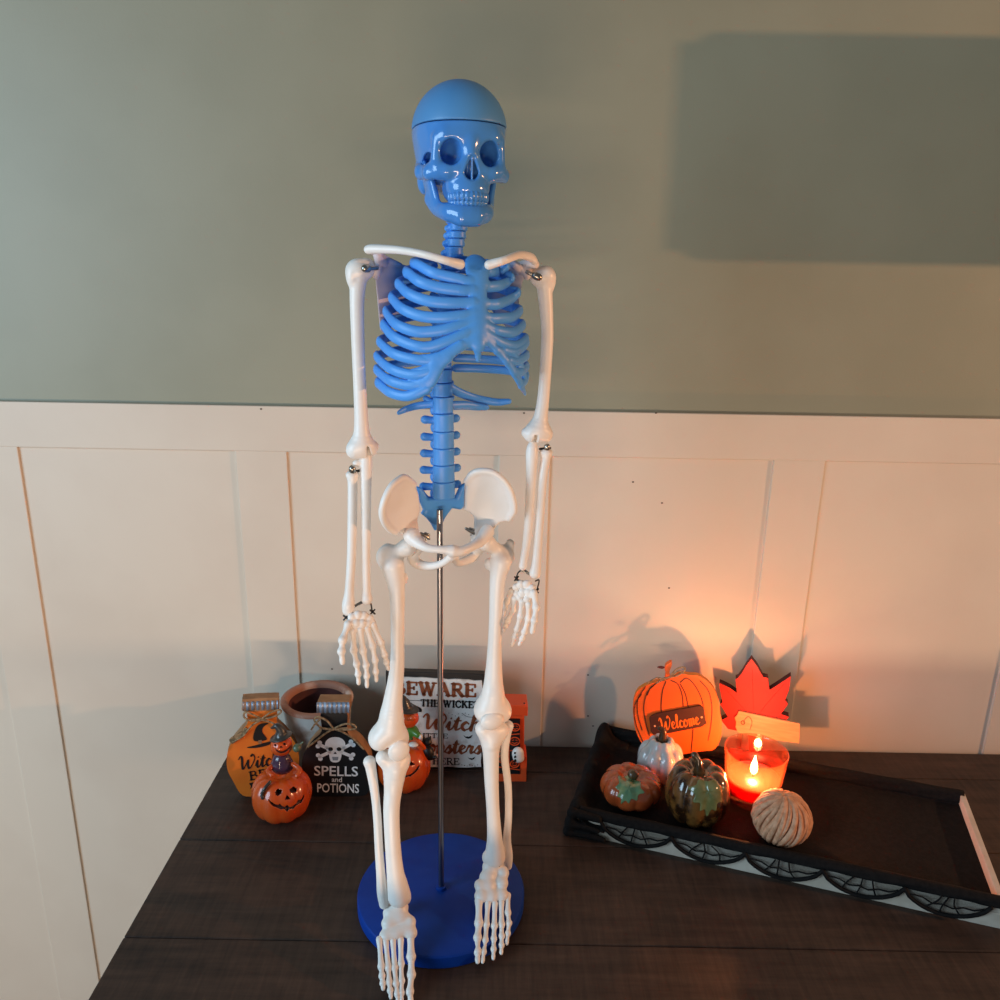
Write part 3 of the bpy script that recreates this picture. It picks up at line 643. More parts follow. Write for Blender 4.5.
# ---- hips
gl_ = lambda x, z: -.020 + .78 * (x + .050) - .25 * (z - .48) + 0 * z
gr_ = lambda x, z: -.016 - .62 * (x - .066) - .25 * (z - .48) + 0 * z
def bowl(g, cx, cz, am): return lambda x, z: g(x, z) + am * np.exp(-(((x - cx) / .02) ** 2 + ((z - cz) / .03) ** 2))
GL = bowl(gl_, -.040, .490, .006); GRr = bowl(gr_, .055, .490, .007)
wl = SQ(Pv([(205, 102), (165, 118), (125, 155), (92, 215), (72, 280), (72, 330), (92, 380), (125, 415), (150, 432), (165, 420), (200, 438), (215, 470), (280, 490), (310, 470), (285, 415), (278, 350), (296, 290), (285, 200), (262, 140), (235, 110)]), GL)
wr = SQ(Pv([(650, 62), (600, 80), (565, 120), (556, 200), (556, 270), (545, 290), (585, 305), (612, 335), (612, 400), (600, 450), (650, 480), (710, 450), (735, 395), (765, 365), (820, 350), (848, 300), (845, 240), (820, 170), (780, 112), (720, 70)]), GRr)
hipL, hipR = K(408, 547, -.004), K(486.5, 543, -.004)
hb = [('u', sheet(wl, GL, .0026), .001), ('u', sheet(wr, GRr, .0026), .001)]
def rim(L, g, r):
    P = [Kg(*p, g) for p in Pv(L)]
    hb.extend(chain(P, [r * .8] + [r] * (len(P) - 2) + [r * .8], .003))
rim([(262, 140), (205, 102), (165, 118), (125, 155), (92, 215), (72, 280), (72, 330), (92, 380), (125, 415), (150, 430)], GL, .0032); rim([(565, 125), (600, 82), (650, 64), (720, 72), (780, 114), (820, 172), (843, 240), (846, 300), (818, 347)], GRr, .0032)
hb += chain(KK([(412, 536, -.012), (416, 541, -.018), (426, 547.5, -.030), (438, 549.5, -.036), (452, 550, -.038)]), [.0085, .0066, .0044, .0038, .0048], .004)
hb += chain(KK([(487, 532, -.012), (480, 541, -.022), (472, 546.5, -.032), (462, 551, -.038), (453, 551.5, -.038)]), [.0075, .0060, .0048, .0048, .0052], .004)
hb += chain(KK([(413, 553, .000), (414, 560, .004), (421, 565, .000), (432, 566, -.014), (443, 563, -.026), (452, 556, -.034)]), [.0064, .0060, .0050, .0040, .0036, .0040], .004)
hb += chain(KK([(481, 543, .004), (474, 556, .006), (462, 562, -.006), (456, 562, -.020), (455, 556, -.032)]), [.0060, .0050, .0044, .0036, .0040], .004)
hb += [('u', el(K(414, 543, .004), (.0115, .0115, .0115)), .006), ('u', el(K(481, 540, .004), (.0110, .0115, .0115)), .006), ('s', el(hipL + (-.001, -.001, 0), (.0100, .0100, .0100)), .001), ('s', el(hipR + (.001, -.001, 0), (.0100, .0100, .0100)), .001)]
sdf('pelvis', hb, .0009, ['bone'], sk)
for c, s in ((K(425, 536, -.004), 1), (K(470, 531, -.004), -1)):
    raw('hip_spring', *merge(tube_vf([c + (-.004, 0, .003), c + (.004, 0, -.003)], .0016, 8), tube_vf([c + (0, 0, .003), c + (.004, 0, .001)], .0012, 8), tube_vf([c + (.001, 0, -.004), c + (.004, 0, .000)], .0012, 8)), 'dark_steel', sk)

# ---- legs
def thigh(head, L, rads, gt, gtop, lt, kn, k=.006):
    pts = KK(L)
    ex = [('u', el(head, (.0088, .0088, .0088)), .003), ('u', rc(head, K(*gt[:3]), .0070, .0080), .005), ('u', el(K(*gt[:3]), (gt[3], .0085, gt[4])), .005), ('u', el(K(*gtop), (.0046, .006, .0052)), .004), ('u', el(K(*lt), (.0040, .005, .006)), .005)]
    for q in kn: ex.append((q[0], el(K(*q[1:4]), q[4:7]), q[7]))
    return bone('thigh_bone', pts, rads, k, .0009, ex)
thigh(hipL, [(393, 566, -.006), (397, 592, -.008), (397.5, 630, -.012), (397, 667, -.016), (393, 700, -.019), (391.5, 716, -.020), (391, 728, -.020)], [.0115, .0078, .0068, .0074, .0098, .0125, .0140], (386.5, 557, .002, .0098, .0125), (388, 549, .004), (404, 578, .000),
      [('u', 378.5, 739, -.018, .0105, .013, .0115, .014), ('u', 399.5, 738, -.014, .0098, .013, .0115, .014), ('s', 391, 757, -.034, .006, .012, .007, .003)])
thigh(hipR, [(501, 562, -.006), (497.5, 580, -.008), (496, 613, -.011), (494.5, 650, -.015), (493.5, 680, -.018), (493, 694, -.020), (493, 704, -.020)], [.0110, .0082, .0072, .0076, .0100, .0125, .0140], (505, 556, .002, .0095, .0120), (510, 544, .006), (488, 564, .002),
      [('u', 484.5, 711, -.018, .0108, .013, .0115, .014), ('u', 501.5, 711, -.016, .0105, .013, .0115, .014), ('s', 493, 726, -.034, .006, .012, .007, .003)])
sdf('kneecap', [('u', el(K(398.8, 750.5, -.0305), (.0112, .0056, .0122), (math.radians(14), 'Y')), .001)], .0008, ['bone'], sk)
sdf('kneecap', [('u', el(K(492, 720.5, -.0325), (.0128, .0068, .0110)), .001)], .0008, ['bone'], sk)
bone('shin_bone', KK([(395, 767, -.021), (393.3, 788, -.026), (391.5, 810, -.034), (392.5, 840, -.042), (395, 870, -.048), (397.5, 886, -.050), (399, 895, -.051)]), [.0130, .0098, .0086, .0082, .0090, .0112, .0124], .006, .0009,
     [('u', rc(K(383.5, 757.5, -.020), K(402, 757.5, -.018), .0082, .0084), .010), ('u', el(K(396, 771, -.028), (.0060, .006, .0085)), .005), ('u', el(K(407, 897, -.048), (.0042, .006, .0075)), .004)])
bone('calf_bone', KK([(369.5, 762, -.014), (371, 769, -.016), (375, 794, -.024), (377.5, 820, -.032), (379, 850, -.040), (381, 876, -.045), (382.5, 892, -.047), (384, 904, -.048)]), [.0066, .0056, .0046, .0045, .0045, .0050, .0060, .0052], .004, .0008)
bone('shin_bone', KK([(491, 738, -.020), (491, 752, -.022), (491.5, 780, -.022), (493, 810, -.021), (494.5, 836, -.020), (495, 850, -.020), (495, 857, -.020)]), [.0125, .0092, .0080, .0074, .0085, .0108, .0118], .006, .0009,
     [('u', rc(K(482.5, 728.5, -.020), K(500, 729, -.018), .0082, .0084), .010), ('u', rc(K(491, 744, -.026), K(505, 731, -.020), .0060, .0045), .004), ('u', el(K(486, 858, -.018), (.0042, .006, .0070)), .004)])
bone('calf_bone', KK([(508, 726, -.012), (506.5, 734, -.012), (504.5, 756, -.014), (508, 785, -.016), (508.5, 815, -.016), (507, 838, -.016), (508, 855, -.016), (508.3, 866, -.016)]), [.0062, .0052, .0044, .0042, .0042, .0046, .0056, .0044], .004, .0008)
def foot(fr, pl, tars, digs, r, heel):
    ops = [('u', el(Kp(*fr(a, b), *pl) + (0, 0, dz), (rx, ry, rz)), .0035) for a, b, dz, rx, ry, rz in tars] + [('u', rc(heel[0], heel[1], .0085, .0090), .004)]
    ft = sdf('foot', ops, .0008, ['bone'], sk)
    for i, L in enumerate(digs): digit('toe', [Kp(*fr(a, b), *pl) for a, b in L], r * (1.35 if i == 0 else 1), ft, .0007)
PL_L = (-.055, .050, .66); PL_R = (-.020, .052, .50)
FL = lambda a, b: (370 + .12 * a, 880 + .12 * b); FR = lambda a, b: (460 + .13 * a, 840 + .13 * b)
foot(FL, PL_L, [(235, 235, 0, .0110, .009, .008), (170, 260, -.002, .0080, .008, .007), (250, 320, 0, .0110, .007, .007), (160, 350, -.001, .0085, .007, .0065), (335, 350, 0, .0060, .007, .006), (290, 410, 0, .0085, .007, .006), (220, 440, 0, .0085, .007, .006), (140, 450, -.001, .0080, .007, .0055), (340, 440, 0, .0068, .007, .0062)],
     [[(338, 450), (342, 640), (345, 790), (332, 930), (340, 1012)], [(255, 500), (258, 700), (263, 840), (262, 940), (264, 1012)], [(190, 500), (205, 730), (215, 860), (226, 950), (234, 1010)], [(130, 500), (152, 730), (160, 850), (168, 920), (174, 980)], [(78, 495), (94, 720), (100, 800), (106, 860), (110, 908)]], .0034,
     (K(396, 908, -.045), K(394, 908, -.025)))
foot(FR, PL_R, [(245, 210, .002, .0112, .009, .009), (330, 250, 0, .0070, .008, .007), (215, 280, 0, .0100, .008, .008), (320, 330, 0, .0075, .008, .007), (150, 350, 0, .0058, .007, .006), (215, 350, 0, .0095, .008, .007), (165, 430, 0, .0080, .008, .0065), (240, 430, 0, .0085, .008, .0065), (320, 420, 0, .0078, .008, .006)],
     [[(145, 470), (145, 640), (135, 750), (136, 860), (136, 935)], [(215, 490), (203, 650), (195, 770), (182, 860), (174, 938)], [(268, 490), (264, 660), (260, 760), (258, 840), (256, 912)], [(318, 480), (320, 650), (321, 740), (320, 810), (317, 872)], [(368, 425), (368, 560), (377, 640), (368, 720), (360, 798)]], .0034,
     (K(497, 870, -.010), K(498, 868, .010)))
tube('ankle_pin', [Kp(*FL(195, 200), *PL_L) + (0, -.009, .006), Kp(*FL(240, 190), *PL_L) + (0, -.009, .006)], .0013, 'black_hole', sk, 8)
tube('ankle_pin', [Kp(*FR(250, 185), *PL_R) + (0, -.010, .006), Kp(*FR(280, 185), *PL_R) + (0, -.010, .006)], .0013, 'black_hole', sk, 8)

# ------------------------------------------------------------------ lettering
def font_vf(txt, p0, p1, hgt, y, bold=.0, serif=False):
    """block letters fitted between two baseline points of the board"""
    cu = bpy.data.curves.new('t', 'FONT'); cu.body = txt; cu.offset = bold; cu.resolution_u = 3
    o = bpy.data.objects.new('t', cu); COL.objects.link(o); dg = bpy.context.evaluated_depsgraph_get()
    me = bpy.data.meshes.new_from_object(o.evaluated_get(dg)); V = np.array([v.co[:] for v in me.vertices]); F = [tuple(p.vertices) for p in me.polygons]
    bpy.data.objects.remove(o); bpy.data.curves.remove(cu); bpy.data.meshes.remove(me)
    p0, p1 = _v(p0), _v(p1); u = p1 - p0; n = np.array([-u[1], u[0]]) / np.linalg.norm(u) * hgt
    x = (V[:, 0] - V[:, 0].min()) / np.ptp(V[:, 0]); cap = .72; z = V[:, 1] / cap
    return [(p0[0] + u[0] * a + n[0] * b, y, p0[1] + u[1] * a + n[1] * b) for a, b in zip(x, z)], F
GL_ = {
 'W': ([[(0, 1.5), (.12, 1.85), (.3, 1.6), (.38, .5), (.5, 0), (.7, .6), (.88, 1.25), (.92, .4), (1.08, 0), (1.35, .6), (1.5, 1.4), (1.3, 1.95), (1.15, 1.75)]], 1.62),
 'M': ([[(0, .2), (.12, 0), (.3, .8), (.48, 1.8), (.6, 1.0), (.75, .1), (.95, 1.0), (1.15, 1.8), (1.2, .8), (1.32, .05), (1.5, .2)]], 1.5),
 'e': ([[(0, .35), (.3, .55), (.45, .8), (.3, 1), (.12, .8), (.1, .35), (.3, 0), (.6, .25)]], .6),
 'l': ([[(0, .2), (.3, 1.2), (.3, 1.85), (.17, 1.85), (.14, .8), (.22, .05), (.46, .25)]], .46),
 'c': ([[(.47, .8), (.3, 1), (.1, .7), (.1, .3), (.3, 0), (.6, .25)]], .58),
 'o': ([[(.3, 1), (.1, .7), (.12, .2), (.3, 0), (.5, .3), (.48, .8), (.3, 1), (.48, .82), (.66, .85)]], .66),
 'm': ([[(0, .9), (.1, 1), (.15, .5), (.15, 0)], [(.15, .6), (.3, .98), (.42, .8), (.42, 0)], [(.42, .6), (.6, .98), (.72, .8), (.72, .1), (.92, .2)]], .92),
 'n': ([[(0, .9), (.1, 1), (.15, .5), (.15, 0)], [(.15, .6), (.35, .98), (.48, .8), (.48, .1), (.68, .2)]], .68),
 'i': ([[(0, .3), (.15, 1), (.17, .2), (.3, 0), (.46, .25)], [(.2, 1.4), (.22, 1.48)]], .46),
 't': ([[(0, .3), (.2, 1.6), (.18, .3), (.3, 0), (.5, .25)], [(0, 1.12), (.42, 1.18)]], .5),
 'h': ([[(0, .3), (.25, 1.4), (.27, 1.85), (.14, 1.8), (.12, .8), (.12, 0)], [(.12, .6), (.3, 1), (.45, .8), (.45, .1), (.66, .25)]], .66),
 's': ([[(0, .2), (.3, 1.05), (.32, .75), (.47, .35), (.3, 0), (.05, .12)], [(.4, .1), (.6, .3)]], .58),
 'r': ([[(0, .3), (.15, 1.05), (.2, .88), (.42, .92), (.36, .4), (.44, .05), (.62, .25)]], .62)}
def script_vf(txt, p0, p1, xh, w, y):
    """joined-up brush lettering between two baseline points; xh = height of a small letter"""
    adv = sum(GL_[c][1] for c in txt); p0, p1 = _v(p0), _v(p1); u = (p1 - p0) / adv; n = np.array([-u[1], u[0]]) / np.linalg.norm(u) * xh; x = 0; out = []
    for c in txt:
        for st_ in GL_[c][0]:
            Q = catmull([p0 + u * (x + a) + n * b + u * .12 * b for a, b in st_], 4)
            W = []
            for i in range(len(Q)):
                t = Q[min(i + 1, len(Q) - 1)] - Q[max(i - 1, 0)]; W.append(w * (1.25 if t[1] < 0 else .62))
            out.append(ribbon_vf(Q, W, y))
        x += GL_[c][1]
    return merge(*out)
SER = {'B': [([(.12, 0), (.12, 1)], 1), ([(.1, 1), (.42, .98), (.5, .76), (.4, .56), (.12, .53)], .7), ([(.12, .53), (.48, .5), (.6, .27), (.46, .03), (.1, 0)], .7), ([(0, 0), (.2, 0)], .5), ([(0, 1), (.2, 1)], .5)],
 'E': [([(.12, 0), (.12, 1)], 1), ([(.0, 1), (.58, 1)], .5), ([(.12, .52), (.42, .52)], .5), ([(0, 0), (.6, 0)], .5), ([(.58, 1), (.58, .78)], .5), ([(.6, 0), (.6, .24)], .5), ([(.42, .62), (.42, .42)], .5)],
 'W': [([(.08, 1), (.28, 0)], 1), ([(.28, 0), (.48, .85)], .6), ([(.44, 1), (.66, 0)], 1), ([(.66, 0), (.88, 1)], .6), ([(-.04, 1), (.22, 1)], .5), ([(.36, 1), (.56, 1)], .5), ([(.78, 1), (1, 1)], .5)],
 'A': [([(.1, 0), (.36, 1)], .6), ([(.36, 1), (.64, 0)], 1), ([(.2, .34), (.52, .34)], .5), ([(0, 0), (.2, 0)], .5), ([(.52, 0), (.76, 0)], .5)],
 'R': [([(.12, 0), (.12, 1)], 1), ([(.1, 1), (.46, .98), (.54, .75), (.42, .54), (.12, .5)], .7), ([(.34, .5), (.62, 0)], 1), ([(0, 0), (.26, 0)], .5), ([(0, 1), (.2, 1)], .5), ([(.54, 0), (.74, 0)], .5)],
 'T': [([(.32, 0), (.32, 1)], 1), ([(.02, 1), (.62, 1)], .5), ([(.02, 1), (.02, .78)], .5), ([(.62, 1), (.62, .78)], .5), ([(.2, 0), (.44, 0)], .5)],
 'H': [([(.12, 0), (.12, 1)], 1), ([(.58, 0), (.58, 1)], 1), ([(.12, .52), (.58, .52)], .5), ([(0, 0), (.24, 0)], .5), ([(0, 1), (.24, 1)], .5), ([(.46, 0), (.7, 0)], .5), ([(.46, 1), (.7, 1)], .5)],
 'I': [([(.16, 0), (.16, 1)], 1), ([(.04, 0), (.28, 0)], .5), ([(.04, 1), (.28, 1)], .5)],
 'C': [([(.6, .78), (.5, .97), (.3, 1), (.1, .75), (.08, .3), (.28, .01), (.5, .03), (.62, .22)], .85)],
 'K': [([(.12, 0), (.12, 1)], 1), ([(.12, .42), (.55, 1)], .6), ([(.28, .6), (.6, 0)], 1), ([(0, 0), (.24, 0)], .5), ([(0, 1), (.24, 1)], .5), ([(.5, 0), (.72, 0)], .5), ([(.44, 1), (.66, 1)], .5)],
 'D': [([(.12, 0), (.12, 1)], 1), ([(.1, 1), (.42, .97), (.62, .7), (.62, .3), (.42, .03), (.1, 0)], .75), ([(0, 0), (.2, 0)], .5), ([(0, 1), (.2, 1)], .5)],
 'L': [([(.12, 0), (.12, 1)], 1), ([(0, 0), (.56, 0)], .5), ([(.56, 0), (.56, .26)], .5), ([(0, 1), (.24, 1)], .5)],
 'V': [([(.08, 1), (.34, 0)], 1), ([(.34, 0), (.6, 1)], .6), ([(-.04, 1), (.2, 1)], .5), ([(.5, 1), (.7, 1)], .5)],
 '&': [([(.62, 0), (.16, .7), (.22, .98), (.4, .98), (.42, .74), (.1, .4), (.12, .06), (.36, .0), (.56, .3), (.6, .44)], .7)]}
SADV = {'W': 1.08, 'A': .84, 'I': .40, 'B': .74, 'E': .74, 'R': .80, 'T': .74, 'H': .82, 'C': .76, 'K': .80, 'D': .76, 'L': .68, 'V': .76, '&': .80, ' ': .42}
def serif_vf(txt, p0, p1, hgt, w, y):
    adv = sum(SADV[c] for c in txt) - .1; p0, p1 = _v(p0), _v(p1); u = (p1 - p0) / adv; n = np.array([-u[1], u[0]]) / np.linalg.norm(u) * hgt; x = 0; out = []
    for c in txt:
        for pts, k in SER.get(c, []):
            Q = [p0 + u * (x + a) + n * b for a, b in pts]
            if len(Q) > 3: Q = catmull(Q, 3)
            out.append(ribbon_vf(Q, w * k, y))
        x += SADV[c]
    return merge(*out)

# ------------------------------------------------------------------ decoration materials
M['orange_paint'] = mat('orange_paint', (232, 122, 34), .5, (222, 108, 28), 40, .4, .7)
M['orange_flat'] = mat('bright_orange_paint', (240, 104, 26), .55, (232, 96, 22), 18, .4, .7)
M['black_paint'] = mat('black_paint', (14, 13, 14), .5)
M['white_paint'] = mat('white_paint', (240, 243, 242), .5)
M['letter_black'] = mat('black_lettering', (18, 14, 12), .6)
M['rust_letters'] = mat('rust_lettering', (158, 86, 48), .5, (118, 60, 32), 120, .35, .7)
M['worn_white'] = mat('distressed_white', (222, 220, 214), .6, (176, 166, 154), 60, .56, .78)
M['kraft'] = mat('kraft_brown_wood', (158, 116, 78), .7, (140, 100, 66), 50)
M['twine'] = mat('jute_twine', (168, 140, 104), .9, (120, 98, 70), 300, .4, .6, bump=.5, bscale=500)
M['tin'] = mat('blue_grey_tin', (150, 164, 184), .34, (126, 142, 164), 60, metal=.35)
M['terracotta'] = mat('worn_terracotta', (172, 116, 92), .7, (206, 178, 160), 22, .52, .64)
M['whitewash'] = mat('whitewashed_pot', (186, 184, 178), .75, (140, 116, 98), 26, .54, .72, bump=.2)
M['dark_red'] = mat('dark_red_inside', (92, 44, 40), .7, (70, 34, 32), 30)
M['jack'] = mat('glazed_orange', (214, 84, 26), .25, (190, 66, 20), 24, .4, .7, coat=.4)
M['jack_dark'] = mat('carved_dark', (58, 16, 10), .45)
M['hat'] = mat('dark_grey_glaze', (52, 50, 48), .3, coat=.3)
M['purple'] = mat('dark_purple_glaze', (74, 46, 66), .2, coat=.5)
M['green'] = mat('green_glaze', (76, 128, 40), .3, coat=.3)
M['olive'] = mat('olive_glaze', (92, 108, 84), .3, coat=.3)
M['glove'] = mat('white_glaze', (232, 222, 212), .3)
M['red_leaf'] = mat('red_leaf_paint', (206, 30, 30), .6, (186, 24, 26), 14, .4, .7, stretch=(1, 1, 1))
M['maroon'] = mat('maroon_edge', (84, 18, 18), .7)
M['tagwood'] = mat('pale_wood_tag', (222, 166, 116), .6, (208, 150, 100), 30, stretch=(1, 6, 8))
M['tagbrown'] = mat('dark_brown_tag', (64, 30, 16), .6)
M['lace'] = mat('black_lace_cloth', (16, 14, 14), .85, (24, 21, 20), 200, bump=.3, bscale=700, spec=.2)
M['tray'] = mat('cream_tray_wood', (206, 194, 178), .6, (190, 176, 158), 30)
M['glaze_orange'] = mat('mottled_orange_glaze', (186, 88, 44), .18, (140, 56, 26), 26, .42, .66, coat=.8)
M['glaze_leaf'] = mat('green_leaf_glaze', (96, 140, 104), .2, (130, 150, 100), 60, coat=.8)
M['glaze_brown'] = mat('tortoiseshell_glaze', (122, 80, 38), .14, (44, 25, 13), 60, .45, .62, coat=1.)
M['glaze_leaf2'] = mat('pale_olive_leaf_glaze', (124, 128, 82), .2, (104, 108, 64), 70, coat=.8)
M['glaze_white'] = mat('blue_white_glaze', (196, 196, 196), .16, (160, 172, 160), 18, .45, .65, coat=.8)
M['stem_glaze'] = mat('brown_stem_glaze', (96, 72, 44), .2, (66, 46, 26), 60, coat=.6)
M['raffia'] = mat('peach_raffia', (218, 164, 128), .75, (196, 140, 104), 160, stretch=(1, 1, 1))

def on(o, px, py, Y): return at(px, py, Y) - np.array(o.location)
TW = .0011
def bow(b, P, parent, r=TW, depth=-.0025):
    """twine drawn in front of a board along pixel-derived points"""
    parts = []
    for L in P:
        Q = catmull([np.array([b.uv(*p[:2])[0], p[2] if len(p) > 2 else depth, b.uv(*p[:2])[1]]) for p in L], 5); parts.append(tube_vf(Q, r, 7))
    return raw('twine_bow', *merge(*parts), 'twine', parent)
def tin_band(b, pL, pR, hpx, parent, depth=.02):
    """corrugated strip round the neck of a bottle board"""
    a0, a1, c0, c1 = b.uv(*pL), b.uv(*pR), b.uv(pL[0], pL[1] + hpx), b.uv(pR[0], pR[1] + hpx); V, F = [], []; n = 96
    for k in range(n + 1):
        t = k / n; y = -.0014 - .0010 * math.cos(t * math.pi * 2 * 7)
        p, q = a0 * (1 - t) + a1 * t, c0 * (1 - t) + c1 * t; V += [(p[0], y, p[1]), (q[0], y, q[1]), (q[0], y + .0012, q[1]), (p[0], y + .0012, p[1])]
        if k:
            i = 4 * k
            for e in range(4): F.append((i - 4 + e, i - 4 + (e + 1) % 4, i + (e + 1) % 4, i + e))
    F += [(3, 2, 1, 0), (4 * n, 4 * n + 1, 4 * n + 2, 4 * n + 3)]
    return raw('tin_band', V, F, 'tin', parent)
def board_thing(b, name, label, cat, group=None): return thing(name, label, cat, b.o, b.rot, group)
def two_tone(name, out, t, mats, parent, bw=.0008):
    """cut-out board: slot 0 front paint, slot 1 bare edges"""
    V, F = prism_vf(out, 0, t); o = raw(name, V, F, mats, parent, False, [0] + [1] * (len(F) - 1)); return o

# ------------------------------------------------------------------ orange bottle sign
b = Board(262, 795.5, 0, 14, 4)
t = board_thing(b, 'bottle_sign', 'orange wooden potion bottle cut-out with a black witch hat and brew lettering', 'bottle sign', 'potion bottle signs')
out = b.out([(277, 722), (286, 731), (295, 743), (299, 756), (298, 769), (292, 781), (281, 794.5), (262, 795.5), (243, 795.5), (233, 781), (227.6, 770), (226.8, 757), (230.4, 744.6), (240, 732), (247.5, 723), (248, 712), (262, 711), (276.5, 711)])
two_tone('bottle_body', out, .016, ['orange_paint', 'kraft'], t)
lid = b.out([(279, 706), (278.5, 699.5), (276, 697.5), (245, 699), (242.5, 701), (242, 707), (245, 711.5), (276, 710)], 3)
bevel(raw('bottle_lid', *prism_vf(lid, -.0008, .0168), 'kraft', t, False), .0008)
tin_band(b, (242.8, 701.6), (278.2, 700), 8.6, t)
y0 = -.0006
raw('lettering', *script_vf('Witches', b.uv(238, 770), b.uv(291, 762), .0105, .0024, y0), 'letter_black', t, False)
raw('lettering', *serif_vf('BREW', b.uv(250, 780), b.uv(290, 773), .0125, .0026, y0), 'letter_black', t, False)
hatp = [(247, 747), (256, 745), (271, 741), (270.5, 744), (261, 747), (251, 748)]
cone = [(254, 740.5), (253.5, 735), (256.5, 727), (261, 723.5), (268.5, 723), (263.3, 727), (262.5, 732), (267, 739), (260, 741)]
raw('painted_hat', *merge(face_vf(b.out(hatp, 4), y0), face_vf(b.out(cone, 4), y0)), 'letter_black', t, False)
raw('painted_buckle', *face_vf(b.out([(258.3, 740), (261.8, 739.5), (262, 743), (258.6, 743.4)], 1), y0 - .0003), 'kraft', t, False)
raw('painted_broom', *face_vf(b.out([(249, 783), (259, 781), (257, 785), (252, 787), (250, 789), (251, 786)], 1), y0), 'letter_black', t, False)
bow(b, [[(247, 719), (255, 718, -.004), (264, 717, -.004), (277, 715)], [(262, 717, -.005), (252, 712, -.006), (245, 711, -.004), (244.5, 716, -.004), (252, 719, -.005), (262, 718, -.005)], [(262, 717, -.005), (270, 711, -.006), (279, 708.5, -.004), (281, 711, -.004), (274, 715, -.005), (262, 718, -.005)], [(262, 718, -.005), (252, 724, -.005), (243, 735, -.003), (233, 741, -.003)], [(262, 718, -.005), (274, 722, -.005), (286, 735, -.004)]], t, .0013)
tail = b.out([(230, 738), (238, 733), (246, 727), (247, 731), (240, 738), (233, 743), (230, 741.5)], 3)
raw('burlap_tail', *prism_vf(tail, -.0020, -.0006), 'twine', t, False)

# ------------------------------------------------------------------ black bottle sign
b = Board(338, 796.5, 0, 2, 4)
t = board_thing(b, 'bottle_sign', 'black wooden potion bottle cut-out with a white skull and crossbones and twine bow', 'bottle sign', 'potion bottle signs')
out = b.out([(347.5, 732), (358.4, 741.5), (368, 754.5), (370.5, 764), (369.8, 780), (367, 794), (352, 796.5), (326, 796.5), (311, 795), (303.5, 778), (302, 763), (305, 751), (313, 740), (321.5, 731), (321, 713), (334, 713), (347, 713)])
two_tone('bottle_body', out, .022, ['black_paint', 'kraft'], t)
lid = b.out([(349.3, 712.5), (349.3, 701.5), (317.3, 701.5), (317.3, 712.5)], 1)
bevel(raw('bottle_lid', *prism_vf(lid, -.0004, .0225), 'kraft', t, False), .0008)
tin_band(b, (317, 702), (349.6, 702), 10.5, t)
M['cream_letters'] = M['white_paint']
skl = b.out([(335.3, 736.8), (341, 738), (345, 742), (345, 748.5), (342, 752.5), (341.3, 757), (339.5, 761), (335, 762.3), (331, 761), (329.5, 757), (328.7, 752.5), (325.5, 748.5), (325.5, 742), (329.5, 738)], 4)
L = [face_vf(skl, y0)]
for (xa, ya), (xb, yb) in (((319.5, 744.5), (327.5, 748)), ((320, 756.5), (329.5, 752)), ((351.5, 743.5), (343.5, 748)), ((351.5, 756), (341.5, 752))):
    p, q = b.uv(xa, ya), b.uv(xb, yb); dd = (p - q) / np.linalg.norm(p - q); nn = np.array([-dd[1], dd[0]])
    L += [ribbon_vf([p, q], .0048, y0), disc_vf(p + nn * .0030 + dd * .001, .0032, .0032, y0), disc_vf(p - nn * .0030 + dd * .001, .0032, .0032, y0)]
raw('painted_skull', *merge(*L), 'white_paint', t, False)
L = [disc_vf(b.uv(330.7, 748.8), .0032, .0030, y0 - .0004), disc_vf(b.uv(339.2, 748.8), .0032, .0030, y0 - .0004), face_vf(b.out([(335.3, 751.3), (337, 753.6), (333.6, 753.6)], 1), y0 - .0004)]
raw('painted_sockets', *merge(*L), 'letter_black', t, False)
M['greyteeth'] = mat('grey_painted_teeth', (140, 150, 156), .6)
raw('painted_teeth', *face_vf(b.out([(332.2, 756.5), (338.6, 756.5), (338, 760), (333, 760)], 1), y0 - .0004), 'greyteeth', t, False)
raw('lettering', *merge(font_vf('SPELLS', b.uv(314.3, 775.2), b.uv(358, 776), .0152, y0, .012), font_vf('and', b.uv(331.8, 781.5), b.uv(342, 781.8), .0076, y0, .01), font_vf('POTIONS', b.uv(317.3, 791.8), b.uv(359, 792.6), .0140, y0, .012)), 'white_paint', t, False)
bow(b, [[(320.5, 727, -.003), (334, 727.5, -.004), (348, 727, -.003)], [(334, 727, -.005), (328, 719, -.006), (319, 715, -.005), (315, 719, -.004), (322, 726, -.005), (334, 728, -.005)], [(334, 727, -.005), (345, 722, -.006), (354, 723, -.005), (356, 727, -.004), (346, 728, -.005), (334, 727, -.005)], [(334, 727, -.005), (326, 732, -.004), (316, 740, -.003), (308, 746, -.003)], [(334, 727, -.005), (344, 731, -.004), (354, 738, -.003), (364, 748, -.003)], [(322, 716, -.006), (316, 722, -.005), (312, 728, -.004)]], t, .0014)

# ------------------------------------------------------------------ terracotta pot
pc = at(317, 696, .266); pc[2] = 0; zr = .111
t = thing('clay_pot', 'squat whitewashed terracotta pot with a dark red inside behind the bottle signs', 'pot', pc)
crisp(raw('pot_body', *lathe_vf([(0, 0), (.036, 0), (.0385, .003), (.044, .04), (.0470, zr - .03), (.0492, zr - .0075), (.0492, zr - .0066)], 72), 'whitewash', t), 50)
crisp(raw('pot_rim', *lathe_vf([(.0470, zr - .0062), (.0512, zr - .0058), (.0520, zr - .0035), (.0514, zr - .001), (.0495, zr), (.0455, zr + .0005), (.0420, zr - .0015), (.0408, zr - .006), (.0402, zr - .019)], 72, close=True), 'terracotta', t), 60)
crisp(raw('pot_inside', *lathe_vf([(.0405, zr - .008), (.038, zr - .05), (.034, zr - .056), (0, zr - .057)], 72), 'dark_red', t), 60)

